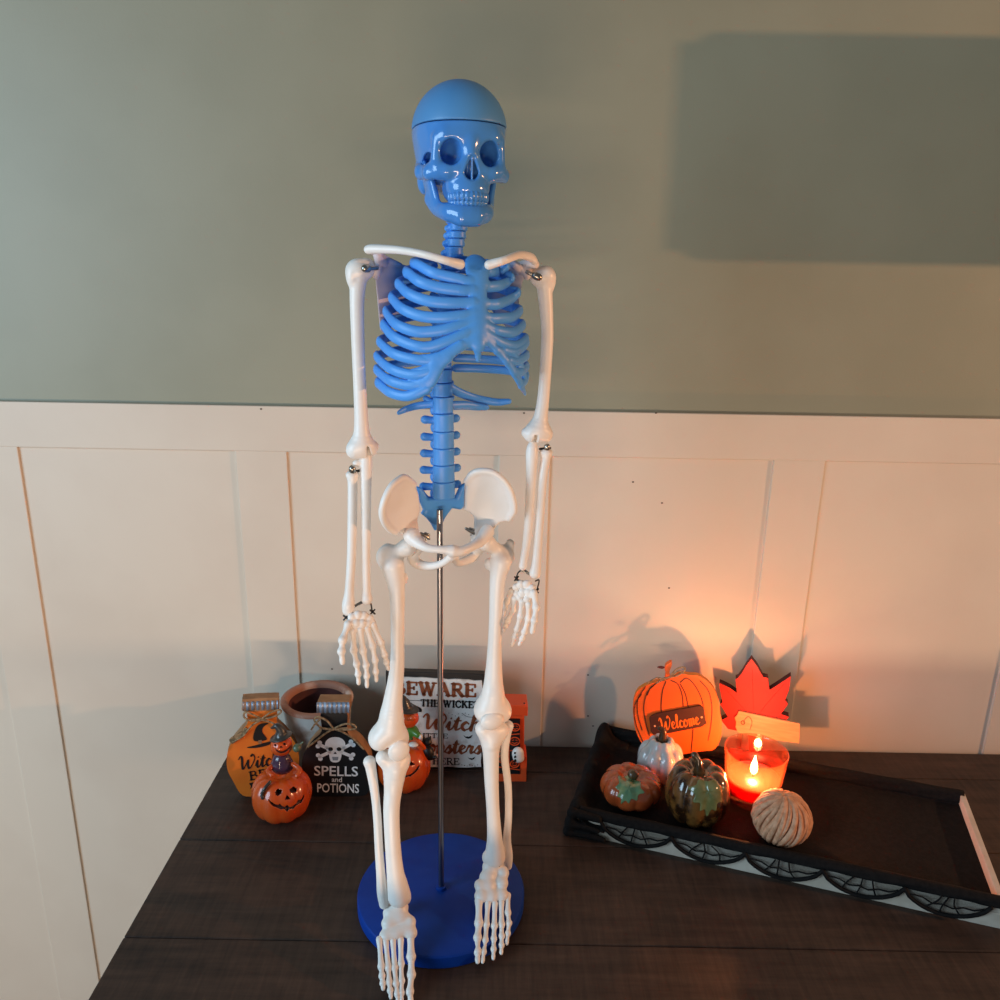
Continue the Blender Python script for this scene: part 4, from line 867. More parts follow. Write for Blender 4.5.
# ------------------------------------------------------------------ pumpkins
def lobes(a, bb, n, c=(0, 0, 0), k=.0018, core=.5, rot=0.):
    c = _v(c); ops = [('u', el(c, (a * .62, a * .62, bb * .92)), .001)]
    for i in range(n):
        q = rot + 2 * math.pi * i / n; ops.append(('u', el(c + (a * core * math.cos(q), a * core * math.sin(q), 0), (a * (1 - core), a * (1 - core), bb)), k))
    return ops
def carve(o, polys, Yw, y_front, depth, inner):
    """face shapes given as pixel outlines -> prisms cut into the front of a pumpkin; returns cut ops and a paint test"""
    ic, ir = _v(inner[0]), _v(inner[1])
    def hit(px, py):                            # where the line of sight meets the pumpkin's skin
        dd = ray(px, py) / ir; oo = (CAM_AT - np.array(o.location) - ic) / ir; A, B, C = dd @ dd, oo @ dd, oo @ oo - 1.19
        p = (oo - dd * (B + math.sqrt(max(B * B - A * C, 0))) / A) * ir + ic; return p[0], p[2]
    PP = [[hit(px, py) for px, py in P] for P in polys]
    def cut(P):
        f0, lo, hi = sheet(P, (lambda x, z: y_front + 0 * x + 0 * z), depth, .0004); g0 = el(*inner)[0]
        return (lambda X, Y, Z: np.maximum(f0(X, Y, Z), -g0(X, Y, Z))), lo, hi
    ops = [('s', cut(P), .0005) for P in PP]
    def test(C):
        m = np.zeros(len(C), bool)
        for P in PP: m |= (poly2(P, C[:, 0], C[:, 2]) < .0003)
        return m & (C[:, 1] < y_front + depth + .001)
    return ops, test
def mouth(pts_top, pts_bot): return pts_top + pts_bot[::-1]
# small jack-o'-lantern in front of the bottle signs
jb = atz(283, 811.5, 0); a_, b_ = .0400, .0310
t = thing('jack_o_lantern', 'glazed jack-o-lantern with a small purple-dressed pumpkin figure on top, before the orange bottle', 'pumpkin figurine', jb, (0, 0, 0), 'jack-o-lantern figurines')
J = lambda L: [(215 + .14 * x, 690 + .14 * y) for x, y in L]
ops, test = carve(t, [J([(440, 705), (455, 690), (485, 692), (482, 720), (455, 748), (440, 735)]), J([(545, 680), (570, 665), (590, 690), (580, 720), (560, 715), (545, 700)]), J([(505, 775), (520, 735), (540, 770)]),
    J([(385, 775), (400, 790), (430, 820), (455, 830), (460, 815), (480, 835), (500, 838), (515, 822), (530, 840), (555, 830), (580, 815), (590, 795), (615, 790), (640, 735), (632, 770), (610, 815), (575, 830), (560, 850), (530, 850), (515, 870), (490, 850), (465, 858), (445, 845), (410, 825)])], jb[1] - .032, -.030, .022, ((0, 0, b_ - .002), (a_ * .915, a_ * .915, b_ * .915)))
pk = sdf('pumpkin', lobes(a_, b_, 9, (0, 0, b_ - .002), .0016, .46, .35) + ops, .0009, ['jack', 'jack_dark'], t, [(1, test)])
Yf = jb[1] - .006
tor = on(t, 282, 763, Yf); hd = on(t, 281.5, 745.5, Yf)
sdf('figure_dress', [('u', el(tor + (0, 0, -.003), (.0155, .012, .0125)), .002), ('u', el(tor + (0, 0, .007), (.0115, .0095, .009)), .004)], .0007, ['purple'], t)
h2 = J([(425, 385), (435, 380), (440, 392), (430, 398)]), J([(490, 372), (505, 366), (510, 382), (496, 388)]), J([(462, 408), (474, 396), (484, 408)]), J([(430, 418), (455, 436), (480, 440), (510, 425), (538, 398), (530, 420), (500, 446), (470, 452), (440, 438)])
ops, test = carve(t, list(h2), Yf - .010, float(hd[1]) - .010, .009, (hd, (.0128, .0128, .0100)))
sdf('figure_head', lobes(.0142, .0112, 8, hd, .0015, .4) + ops, .0006, ['jack', 'jack_dark'], t, [(1, test)])
hc = on(t, 281, 736.5, Yf)
sdf('figure_hat', [('u', el(hc, (.0150, .0130, .0028), (math.radians(-14), 'Y')), .001)] + chain([hc, on(t, 281, 731, Yf), on(t, 277, 726, Yf), on(t, 271.5, 728, Yf)], [.0085, .0062, .0040, .0014], .003), .0006, ['hat'], t)
for (p0, p1, p2) in (((272, 766), (268, 771), (272, 775)), ((293, 764), (300, 770), (297, 776))): tube('figure_arm', catmull([on(t, *p0, Yf - .006), on(t, *p1, Yf - .014), on(t, *p2, Yf - .020)], 4), .0032, 'jack', t)
sdf('figure_cauldron', [('u', el(on(t, 297, 748, Yf - .004), (.0056, .0056, .0056)), .001), ('u', rc(on(t, 300, 745, Yf), on(t, 303, 742, Yf), .0020, .0012), .002)], .0006, ['olive'], t)
tube('figure_cat_tail', catmull([on(t, 270, 782, Yf - .018), on(t, 265, 788, Yf - .024), on(t, 262, 794, Yf - .026), on(t, 262.5, 798, Yf - .028)], 4), .0022, 'hat', t)
# second jack-o'-lantern behind the skeleton's leg
jb = atz(404, 783, 0); a_, b_ = .0385, .0320
t = thing('jack_o_lantern', 'glazed jack-o-lantern with a green-shirted figure and black cat behind the skeleton leg', 'pumpkin figurine', jb, (0, 0, 0), 'jack-o-lantern figurines')
J = lambda L: [(395 + .11 * x, 680 + .11 * y) for x, y in L]
ops, test = carve(t, [J([(105, 725), (140, 705), (180, 762), (110, 755)]), J([(30, 725), (60, 705), (75, 755), (30, 760)]), J([(75, 805), (90, 780), (105, 808)]), J([(70, 860), (110, 868), (155, 850), (190, 815), (222, 765), (212, 810), (180, 850), (150, 866), (140, 880), (120, 872), (100, 886), (70, 876), (20, 868), (-10, 820), (30, 858)])], jb[1] - .030, -.030, .022, ((0, 0, b_ - .002), (a_ * .915, a_ * .915, b_ * .915)))
sdf('pumpkin', lobes(a_, b_, 9, (0, 0, b_ - .002), .0016, .46, .1) + ops, .0009, ['jack', 'jack_dark'], t, [(1, test)])
Yf = jb[1] - .004
sdf('figure_shirt', [('u', el(on(t, 408, 732, Yf), (.0155, .012, .0115)), .003), ('u', rc(on(t, 412, 730, Yf - .004), on(t, 418, 735, Yf - .010), .0055, .0045), .003)], .0007, ['green'], t)
sdf('figure_glove', [('u', el(on(t, 413.5, 744.5, Yf - .012), (.0070, .005, .0035)), .001), ('u', el(on(t, 420.5, 737, Yf - .012), (.0030, .003, .0035)), .001)], .0006, ['glove'], t)
sdf('figure_head', lobes(.0165, .0120, 8, on(t, 407, 717.5, Yf), .0015, .4) + [('u', el(on(t, 412.5, 718, Yf - .0145), (.0048, .0042, .0040)), .001)], .0007, ['jack'], t)
hc = on(t, 405, 708, Yf)
sdf('figure_hat', [('u', el(hc, (.0200, .0150, .0028), (math.radians(12), 'Y')), .001)] + chain([hc, on(t, 404, 702, Yf), on(t, 403, 697, Yf)], [.0105, .0070, .0030], .003), .0007, ['hat'], t)
cc = on(t, 428, 753, Yf + .004)
sdf('black_cat', [('u', el(cc, (.0085, .0075, .0115)), .001), ('u', el(on(t, 427, 742, Yf), (.0070, .0062, .0058)), .002), ('u', rc(on(t, 424.5, 740, Yf), on(t, 423.5, 735.5, Yf), .0028, .0008), .001), ('u', rc(on(t, 429.5, 740, Yf), on(t, 430.5, 736, Yf), .0028, .0008), .001), ('u', rc(cc + (.005, 0, -.008), on(t, 435.5, 757, Yf), .0030, .0022), .002), ('u', rc(cc + (-.002, 0, -.008), cc + (-.002, .0, -.022), .0040, .0035), .002)], .0007, ['black_paint'], t)
tube('figure_arm', catmull([on(t, 414, 736, Yf - .008), on(t, 420, 743, Yf - .010), on(t, 424, 748, Yf - .006)], 4), .0032, 'jack', t)

# ------------------------------------------------------------------ witch notice board
b = Board(435, 768.5, 0, -2, 3)
t = board_thing(b, 'wooden_sign', 'black framed white wooden sign warning of a wicked witch, behind the skeleton', 'sign')
fr = b.out([(385.5, 671.5), (484, 674.5), (483, 768.5), (387, 767.5)], 1)
bevel(raw('sign_frame', *prism_vf(fr, .001, .014), 'black_paint', t, False), .001)
random.seed(5); e = []
for (xa, ya), (xb, yb) in (((388, 676), (482, 680.5)), ((482, 680.5), (481, 767)), ((481, 767), (389, 765.8)), ((389, 765.8), (388, 676))):
    for k in range(14): q = k / 14; e.append((xa + (xb - xa) * q + random.uniform(-.5, .5), ya + (yb - ya) * q + random.uniform(-.5, .5)))
raw('sign_panel', *prism_vf(b.out(e, 1), -.0012, .0012), 'worn_white', t, False)
y1 = -.0018; mm = .00142
raw('lettering', *serif_vf('BEWARE', b.uv(394.5, 693), b.uv(476, 696), .0185, .0056, y1), 'rust_letters', t, False)
raw('lettering', *serif_vf('THE WICKED', b.uv(421, 705.3), b.uv(480, 707.6), .0100, .0027, y1), 'letter_black', t, False)
raw('lettering', *script_vf('Witch', b.uv(421, 728), b.uv(479, 730), .0125, .0038, y1), 'rust_letters', t, False)
raw('lettering', *serif_vf('& LITTLE', b.uv(408, 736.5), b.uv(448, 737.6), .0068, .0016, y1), 'letter_black', t, False)
raw('lettering', *script_vf('Monsters', b.uv(409, 751.5), b.uv(481, 753), .0125, .0038, y1), 'rust_letters', t, False)
raw('lettering', *serif_vf('LIVE HERE', b.uv(407, 762.8), b.uv(459.5, 764), .0100, .0021, y1), 'letter_black', t, False)
def bat(cx, cy, s):
    return face_vf(b.out([(cx - 4.8 * s, cy - 1.6 * s), (cx - 2 * s, cy + .2 * s), (cx - .5 * s, cy - .3 * s), (cx + .3 * s, cy + .4 * s), (cx + 2.4 * s, cy - .6 * s), (cx + 4.8 * s, cy - 2 * s), (cx + 3 * s, cy + 1.2 * s), (cx + .4 * s, cy + 2.2 * s), (cx - 2.4 * s, cy + 1.2 * s)], 1), y1)
dots = [disc_vf(b.uv(462 + i * 2.6, 764.2 + (i % 3) * .6), .0007 + .0004 * (i % 2), .0007, y1, 8) for i in range(7)] + [disc_vf(b.uv(449 + i * 3.3, 712.5 + (i * 7 % 5) * .7), .0007, .0006, y1, 8) for i in range(7)]
ln = [ribbon_vf([b.uv(391, 699.2), b.uv(478, 702)], .0007, y1), ribbon_vf(catmull([b.uv(462, 712.5), b.uv(467, 716), b.uv(474, 716.5), b.uv(480, 715.5)], 4), .0006, y1)]
raw('painted_bats', *merge(bat(468, 736, 1), bat(471.5, 757.5, .85), *dots, *ln), 'letter_black', t, False)
wit = [face_vf(b.out([(402, 697), (408, 698), (411, 702), (416, 705), (421.5, 708), (421, 711.5), (414, 710.5), (408, 711), (401, 708)], 3), y1), ribbon_vf([b.uv(398, 703), b.uv(421, 711)], .0016, y1)]
raw('painted_witch', *merge(*wit), 'letter_black', t, False)

# ------------------------------------------------------------------ orange lantern
b = Board(508.5, 780.5, 0, 2, 0)
t = board_thing(b, 'lantern', 'orange square lantern with a black pumpkin lattice and little ghost, right of the witch sign', 'lantern')
W = lambda px, py: b.uv(px, py)
D0 = .026
def slab(name, L, y0_, y1_, m, bw_=.001): return bevel(raw(name, *prism_vf(b.out(L, 1), y0_, y1_), m, t, False), bw_)
M['lantern_orange'] = mat('red_orange_lantern', (218, 76, 28), .5, (206, 66, 22), 18, .4, .7)
slab('lantern_cap', [(489, 703.5), (527.8, 704.5), (527.6, 715), (489.3, 714)], -.003, D0 + .003, 'lantern_orange')
slab('lantern_body', [(492.5, 713), (524.3, 714), (524.2, 758), (492.8, 757)], 0, D0, 'lantern_orange')
slab('lantern_base', [(490.5, 754.5), (526.8, 755.5), (526.4, 780.5), (491, 780.5)], -.003, D0 + .003, 'lantern_orange')
fp = b.out([(497, 718), (520, 718.5), (519.8, 772.5), (497.3, 772)], 1)
raw('lattice_panel', *prism_vf(fp, -.0040, -.0002), 'black_paint', t, False)
Lt = []
for cx_, cy_, r_ in ((515, 725.5, 4.6), (503, 727, 4.6), (514.5, 739.5, 5), (502.5, 742, 5), (503, 757, 5), (514.5, 762, 4.5)):
    c_ = W(cx_, cy_); R_ = r_ * mm
    Lt.append(ribbon_vf([(c_[0] + R_ * math.cos(q), c_[1] + R_ * .9 * math.sin(q)) for q in np.linspace(0, 2 * math.pi, 20)], .0018, -.0046))
    Lt += [ribbon_vf([(c_[0] - R_ * .5, c_[1] + R_ * .2), (c_[0] - R_ * .2, c_[1] + R_ * .3)], .0014, -.0046), ribbon_vf([(c_[0] + R_ * .2, c_[1] + R_ * .3), (c_[0] + R_ * .5, c_[1] + R_ * .2)], .0014, -.0046), ribbon_vf([(c_[0] - R_ * .5, c_[1] - R_ * .25), (c_[0], c_[1] - R_ * .5), (c_[0] + R_ * .5, c_[1] - R_ * .25)], .0014, -.0046)]
Lt += [ribbon_vf([W(508.5, 719), W(509, 771)], .0016, -.0046), ribbon_vf([W(498, 734), W(519.5, 732)], .0016, -.0046), ribbon_vf([W(498, 750), W(519.5, 748)], .0016, -.0046), ribbon_vf([W(498, 765), W(519.5, 768)], .0016, -.0046)]
raw('lattice', *merge(*Lt), 'lantern_orange', t, False)
gc = W(517.5, 751); g3 = np.array([gc[0], -.009, gc[1]])
gst = sdf('ghost', [('u', el(g3 + (0, 0, .002), (.0085, .006, .0100)), .001), ('u', el(g3 + (.0015, 0, -.006), (.0078, .005, .0065)), .004)], .0007, ['glove'], t)
raw('ghost_face', *merge(disc_vf((g3[0] - .0045, g3[2] + .0062), .0014, .0018, -.0144), disc_vf((g3[0] - .0042, g3[2] + .0005), .0016, .0022, -.0152), disc_vf((g3[0] - .0040, g3[2] - .0060), .0018, .0024, -.0146)), 'letter_black', gst, False)
raw('cap_screw', *disc_vf(W(524, 702), .0012, .0012, -.0034), 'letter_black', t, False)

# ------------------------------------------------------------------ tray with lace runner
T0 = np.array([.101, .1225, 0]); TA = math.radians(-17.5); TLN, TDP, TH = .50, .210, .036
t = thing('tray', 'cream wooden tray set at an angle on the right of the table under black lace', 'tray', T0, (0, 0, TA))
bevel(raw('tray_floor', *box_vf((0, 0, 0), (TLN, TDP, .0205)), 'tray', t, False), .001)
for nm, a0, a1 in (('tray_side', (0, 0, .0207), (TLN, .007, TH)), ('tray_side', (0, TDP - .007, .0207), (TLN, TDP, TH)), ('tray_side', (0, .0072, .0207), (.007, TDP - .0072, TH)), ('tray_side', (TLN - .007, .0072, .0207), (TLN, TDP - .0072, TH))):
    bevel(raw(nm, *box_vf(a0, a1), 'tray', t, False), .001)
ru = thing('lace_runner', 'black lace runner with scalloped web edging draped over the tray', 'lace cloth', T0, (0, 0, TA))
def cloth(name, prof, along, parent, th=.0014):
    """profile points (y, z) swept along x with slow folds; closed thickness by solidify"""
    V, F = [], []; n, m = len(along), len(prof)
    for i, x in enumerate(along):
        for j, (y, z) in enumerate(prof):
            w = .0012 * math.sin(x * 90 + j * 1.3) * (1 if z > .012 else .15); V.append((x, y + w * .5, z + abs(w) * .6))
    for i in range(n - 1):
        for j in range(m - 1): F.append((i * m + j, (i + 1) * m + j, (i + 1) * m + j + 1, i * m + j + 1))
    o = raw(name, V, F, 'lace', parent); s_ = o.modifiers.new('thick', 'SOLIDIFY'); s_.thickness = th; s_.offset = 1; return o
prof = catmull([(TDP + .004, .008), (TDP + .0035, TH - .004), (TDP - .001, TH + .0030), (TDP - .008, TH + .0020), (TDP - .0105, TH - .004), (TDP - .012, .0250), (TDP - .016, .0226), (TDP * .5, .0222), (.016, .0226), (.012, .0250), (.0105, TH - .004), (.008, TH + .0020), (.002, TH + .0034), (-.0026, TH - .001), (-.0034, TH - .007)], 3)
cloth('cloth', [tuple(p) for p in prof], list(np.linspace(.010, TLN - .002, 80)), ru)
# gathered end that hangs over the left side of the tray, bunched at the corner
def endx(q):                                    # across y: outer hang, crown, inner fall
    return catmull([(-.007, .0015), (-.0065, .018), (-.0045, .036), (.003, .0445), (.012, .041), (.020, .030), (.030, .0248), (.045, .0236)], 4)
V, F = [], []; ny = 40; pr = endx(0); m = len(pr)
for j in range(ny + 1):
    y = -.008 + (TDP + .006) * j / ny; e_ = 1.0 - .14 * math.exp(-((y + .008) / .012) ** 2) ; f_ = 1 + .05 * math.sin(y * 140) + .04 * math.sin(y * 63 + 1)
    for x, z in pr: V.append((x * (1.0 if x > 0 else f_), y, .0012 + (z - .0012) * e_ * (f_ if z > .02 else 1) * (.90 + .10 * y / TDP)))
for j in range(ny):
    for i in range(m - 1): F.append((j * m + i, j * m + i + 1, (j + 1) * m + i + 1, (j + 1) * m + i))
o = raw('cloth_end', V, F, 'lace', ru); s_ = o.modifiers.new('thick', 'SOLIDIFY'); s_.thickness = .0016; s_.offset = -1
cn = [('u', rc((-.0035, -.0055, .0062), (.001, -.0045, .034), .0050, .0056), .001), ('u', rc((.001, -.0045, .036), (.036, -.0045, .033), .0056, .0046), .004), ('u', rc((-.003, -.0058, .0062), (.044, -.0066, .0056), .0050, .0034), .006), ('u', rc((.000, -.0055, .020), (.036, -.0060, .017), .0056, .0034), .008)]
sdf('cloth_corner', cn, .0009, ['lace'], ru)
NET = bpy.data.materials.new('sheer_net'); M['net'] = NET; NET.use_nodes = True; nt = NET.node_tree; nt.nodes.clear()
outn = nt.nodes.new('ShaderNodeOutputMaterial'); mxs = nt.nodes.new('ShaderNodeMixShader'); tr = nt.nodes.new('ShaderNodeBsdfTransparent'); df = nt.nodes.new('ShaderNodeBsdfDiffuse'); df.inputs[0].default_value = lin((62, 58, 56))
tcn = nt.nodes.new('ShaderNodeTexCoord'); wv = nt.nodes.new('ShaderNodeTexNoise'); wv.inputs['Scale'].default_value = 900; nt.links.new(tcn.outputs['Object'], wv.inputs['Vector'])
mrn = nt.nodes.new('ShaderNodeMapRange'); mrn.inputs[1].default_value = .3; mrn.inputs[2].default_value = .7; mrn.inputs[3].default_value = .22; mrn.inputs[4].default_value = .48; nt.links.new(wv.outputs[0], mrn.inputs[0])
nt.links.new(mrn.outputs[0], mxs.inputs[0]); nt.links.new(tr.outputs[0], mxs.inputs[1]); nt.links.new(df.outputs[0], mxs.inputs[2]); nt.links.new(mxs.outputs[0], outn.inputs[0])
sw = .088; x_ = .040; random.seed(11); yl_ = -.0042
while x_ < TLN - .02:
    w_ = min(sw, TLN - x_); top = TH - .006; low_ = .0055
    arc = [(x_ + w_ * q, top - (top - low_) * (math.sin(math.pi * q) ** .62) * .92 - .001) for q in np.linspace(0, 1, 17)]
    raw('net_scallop', *face_vf([(x_, top)] + arc + [(x_ + w_, top)], yl_), 'net', ru, False)
    raw('scallop_edge', *tube_vf([(p[0], yl_ - .0006, p[1]) for p in arc], .0024, 8), 'lace', ru)
    web = []
    cxm = x_ + w_ / 2
    for q in (.26, .48, .70):
        k_ = int(q * 16); p0 = (cxm + (q - .5) * w_ * .5 + random.uniform(-.004, .004), yl_ - .0006, top); p1 = (arc[k_][0], yl_ - .0006, arc[k_][1]); md = ((p0[0] + p1[0]) / 2 + random.uniform(-.004, .004), yl_ - .0006, (p0[2] + p1[2]) / 2 + random.uniform(-.002, .002))
        web.append(tube_vf(catmull([p0, md, p1], 3), .0010, 6))
    for f_ in (.52,):
        web.append(tube_vf(catmull([(x_ + w_ * q, yl_ - .0006, top - (top - arc[int(q * 16)][1]) * f_ + (.0022 if i % 2 else -.0008)) for i, q in enumerate((.08, .22, .34, .46, .58, .70, .82, .93))], 2), .0010, 6))
    raw('web_strands', *merge(*web), 'lace', ru)
    x_ += w_ + .001
FLR = .0240

# ------------------------------------------------------------------ ceramic pumpkins in the tray
def field(ops):
    """the smooth union of a list of primitives as one function of position"""
    def f(X, Y, Z):
        D = None
        for kd, pr, k in ops:
            q = pr[0](X, Y, Z)
            if D is None: D = q; continue
            if kd == 's': D = np.maximum(D, -q); continue
            h = np.clip(.5 + .5 * (D - q) / max(k, 1e-6), 0, 1); D = D * (1 - h) + q * h - k * h * (1 - h)
        return D
    return f
def relief_leaf(name, body, C0, fwd, outl, mats, parent):
    """a leaf in low relief on a pumpkin: the body swollen a little, kept inside the leaf outline seen along fwd"""
    f = _v(fwd) / np.linalg.norm(fwd); r = np.cross(f, [0, 0, 1.]); r /= np.linalg.norm(r); u = np.cross(r, f); F0 = field(body)
    def g(X, Y, Z):
        dx, dy, dz = X - C0[0], Y - C0[1], Z - C0[2]; p = dx * r[0] + dy * r[1] + dz * r[2]; q = dx * u[0] + dy * u[1] + dz * u[2]; s_ = dx * f[0] + dy * f[1] + dz * f[2]
        ang = np.arctan2(q, p); vein = .00035 * np.cos(ang * 5 + 1.6)
        return np.maximum(np.maximum(F0(X, Y, Z) - .0011 + vein, poly2(outl, p, q)), np.maximum(-F0(X, Y, Z) - .0012, .004 - s_))
    P = _v(outl); m = np.abs(P).max() * 1.05; big = np.max([np.maximum(np.abs(o_[1][1]), np.abs(o_[1][2])) for o_ in body], 0)
    lo = np.maximum(-big - .002, C0 + f * .0 - m * 1.3 - np.abs(f) * 0 - .03); hi = np.minimum(big + .002, C0 + m * 1.3 + .03)
    return sdf(name, [('u', (g, lo, hi), .0001)], .00065, mats, parent)
LEAF = [(0, -1.05), (.16, -.72), (.42, -.78), (.44, -.42), (.78, -.36), (.70, .0), (.98, .30), (.62, .45), (.42, .72), (0, .62), (-.42, .72), (-.62, .45), (-.98, .30), (-.70, .0), (-.78, -.36), (-.44, -.42), (-.42, -.78), (-.16, -.72)]
def ceramic(px, py, a, bb, n, mats, label, group, leafdef=None, rot=.2, core=.53, extra=None, dent=.0):
    c = atz(px, py, FLR); t = thing('ceramic_pumpkin', label, 'ceramic pumpkin', c, (0, 0, 0), group)
    ops = lobes(a, bb, n, (0, 0, bb), .0016, core, rot) + (extra or [])
    ops.append(('s', el((0, 0, 2 * bb + .002), (a * .3, a * .3, bb * .22)), .006))
    sdf('pumpkin', ops, .0008, mats[:1], t)
    if leafdef:
        fwd, sc, tilt, off = leafdef; ca, sa = math.cos(tilt), math.sin(tilt); LS = [tuple(p) for p in catmull(LEAF, 3, True)]
        relief_leaf('glazed_leaf', ops[:-1], np.array([0, 0, bb]), fwd, [((x * ca - z * sa) * sc + off[0], (x * sa + z * ca) * sc + off[1]) for x, z in LS], mats[1:], t)
    return t
GP = 'ceramic pumpkins in the tray'
t = ceramic(630, 799, .0415, .0195, 9, ['glaze_orange', 'glaze_leaf'], 'flattened orange glazed pumpkin with a green leaf, leftmost in the tray', GP, ((-.24, -.82, .52), .0205, .35, (0, -.001)))
sdf('stem', [('u', rc((.002, 0, .032), (.000, -.005, .043), .0058, .0062), .001), ('u', el((.001, -.006, .042), (.0070, .006, .0055)), .003)], .0007, ['stem_glaze'], t)
t = ceramic(695, 816, .0415, .0365, 9, ['glaze_brown', 'glaze_leaf2'], 'round brown tortoiseshell glazed pumpkin with an olive leaf, nearest the tray front', GP, ((.10, -.80, .60), .0250, .05, (0, -.003)))
sdf('stem', chain([(0, 0, .062), (-.002, -.002, .076), (-.004, -.001, .086), (-.008, .001, .091)], [.0095, .0055, .0042, .0046], .001), .0007, ['stem_glaze'], t)
t = ceramic(659, 776, .0335, .0250, 8, ['glaze_white'], 'pale blue-white glazed gourd in the tray before the welcome sign', GP, None, .2, .60, lobes(.0212, .0235, 8, (0, 0, .0375), .0050, .58, .2))
sdf('stem', chain([(0, 0, .056), (.001, 0, .068), (.000, 0, .074), (-.005, 0, .077)], [.0065, .0050, .0042, .0030], .001), .0007, ['stem_glaze'], t)

# ------------------------------------------------------------------ welcome pumpkin sign
b = Board(684, 755.5, FLR + .0008, -10, 4)
t = board_thing(b, 'pumpkin_sign', 'flat bright orange pumpkin cut-out with a dark welcome plate standing in the tray', 'sign')
Q = lambda L: [(620 + .17 * x, 650 + .17 * y) for x, y in L]
out = b.out(Q([(590, 380), (600, 430), (592, 520), (553, 585), (480, 596), (380, 612), (280, 625), (190, 610), (135, 560), (95, 480), (78, 390), (78, 310), (100, 245), (150, 210), (205, 192), (262, 180), (310, 160), (360, 142), (410, 148), (460, 152), (520, 190), (560, 245), (582, 310)]))
V, F = prism_vf(out, 0, .011); M['orange_edge'] = mat('yellow_orange_edge', (226, 132, 40), .6)
raw('pumpkin_board', V, F, ['orange_flat', 'orange_edge'], t, False, [0] + [1] * (len(F) - 1))
ribs_ = [[(125, 260), (85, 330), (92, 430), (135, 540)], [(150, 215), (105, 290), (105, 380), (130, 470)], [(205, 200), (160, 250), (140, 330), (150, 420), (172, 500)], [(270, 185), (250, 240), (242, 330), (245, 380)], [(300, 178), (340, 200), (365, 260), (372, 330)], [(355, 200), (385, 260), (400, 330), (402, 345)], [(355, 190), (390, 165), (430, 195), (470, 260), (490, 325)], [(470, 180), (520, 240), (540, 330), (535, 440), (518, 530)], [(430, 455), (425, 530), (418, 600)], [(215, 195), (180, 220), (160, 265)]]
raw('painted_ribs', *merge(*[ribbon_vf(catmull([b.uv(*p) for p in Q(L)], 5), .0013, -.0006) for L in ribs_]), 'tagbrown', t, False)
pl = b.out(Q([(172, 395), (188, 380), (215, 368), (470, 322), (492, 335), (503, 405), (508, 425), (480, 445), (300, 480), (195, 492), (180, 470)]), 1)
raw('name_plate', *prism_vf(pl, -.0035, -.0004), 'tagbrown', t, False)
uv = b.uv; M['welcome'] = M['orange_paint']
raw('lettering', *script_vf('Welcome', uv(*Q([(236, 470)])[0]), uv(*Q([(470, 428)])[0]), .0108, .0020, -.0040), 'orange_paint', t, False)
raw('plate_nail', *merge(disc_vf(uv(*Q([(205, 440)])[0]), .0016, .0016, -.0040), disc_vf(uv(*Q([(480, 388)])[0]), .0016, .0016, -.0040)), 'tagwood', t, False)
stp = b.out(Q([(264, 190), (268, 145), (263, 108), (280, 86), (304, 76), (303, 100), (290, 138), (298, 182)]), 3)
raw('board_stem', *prism_vf(stp, .002, .012), 'orange_flat', t, False)
bow(b, [Q([(215, 190), (250, 165), (290, 155), (340, 148)]), Q([(290, 155), (330, 110), (370, 95), (382, 110), (350, 140), (295, 158)]), Q([(290, 155), (250, 165), (215, 160), (160, 190)]), Q([(290, 155), (240, 178), (215, 192)]), Q([(295, 155), (345, 120), (375, 135)])], t, .0011)
lf = b.out(Q([(218, 97), (242, 90), (264, 98), (246, 107)]), 2); raw('felt_leaf', *prism_vf(lf, -.003, -.0015), 'maroon', t, False)

# ------------------------------------------------------------------ maple leaf sign
b = Board(752, 764, 0, -17, 2)
t = board_thing(b, 'leaf_sign', 'red maple leaf cut-out with a pale wooden tag behind the lit candle', 'sign')
out = b.out([(751.5, 658.7), (757, 666), (763, 677), (768, 678), (769.5, 690), (776, 686), (791, 676), (789, 690), (785, 700), (788, 704), (781, 714), (789, 717), (781, 727), (770, 731), (759, 735), (757, 763.5), (750, 763.5), (748, 735), (738, 731), (728, 729), (721, 720), (728, 717), (720, 704), (722.5, 702.5), (720, 690), (719.5, 683), (730, 688), (737, 693), (735.5, 679), (738, 678), (742.5, 672), (746, 666)], 1)
V, F = prism_vf(out, 0, .014); raw('leaf_board', V, F, ['red_leaf', 'maroon'], t, False, [0] + [1] * (len(F) - 1))
raw('painted_veins', *merge(*[ribbon_vf(catmull([b.uv(*p) for p in L], 4), .0007, -.0005) for L in ([(754, 728), (753, 700), (752, 668)], [(754, 722), (765, 706), (784, 684)], [(754, 722), (743, 708), (726, 690)], [(756, 726), (768, 720), (782, 716)])]), 'maroon', t, False)
tg = b.out([(738.8, 709.8), (770, 716.4), (800, 722.6), (799, 742), (768, 738), (738, 731.5), (735.5, 726), (736, 721), (734.5, 716.5), (737, 714)], 1)
bevel(raw('wooden_tag', *prism_vf(tg, -.0042, -.0004), 'tagwood', t, False), .0005)
c_ = b.uv(743, 721); raw('tag_eyelet', *ribbon_vf([(c_[0] + .0026 * math.cos(q), c_[1] + .0030 * math.sin(q)) for q in np.linspace(0, 2 * math.pi, 20)], .0012, -.0048), 'tagbrown', t, False)
tube('tag_cord', [(p[0], -.0052, p[1]) for p in catmull([c_, b.uv(748, 715), b.uv(752, 720), b.uv(750, 728)], 5)], .0006, 'twine', t, 6)

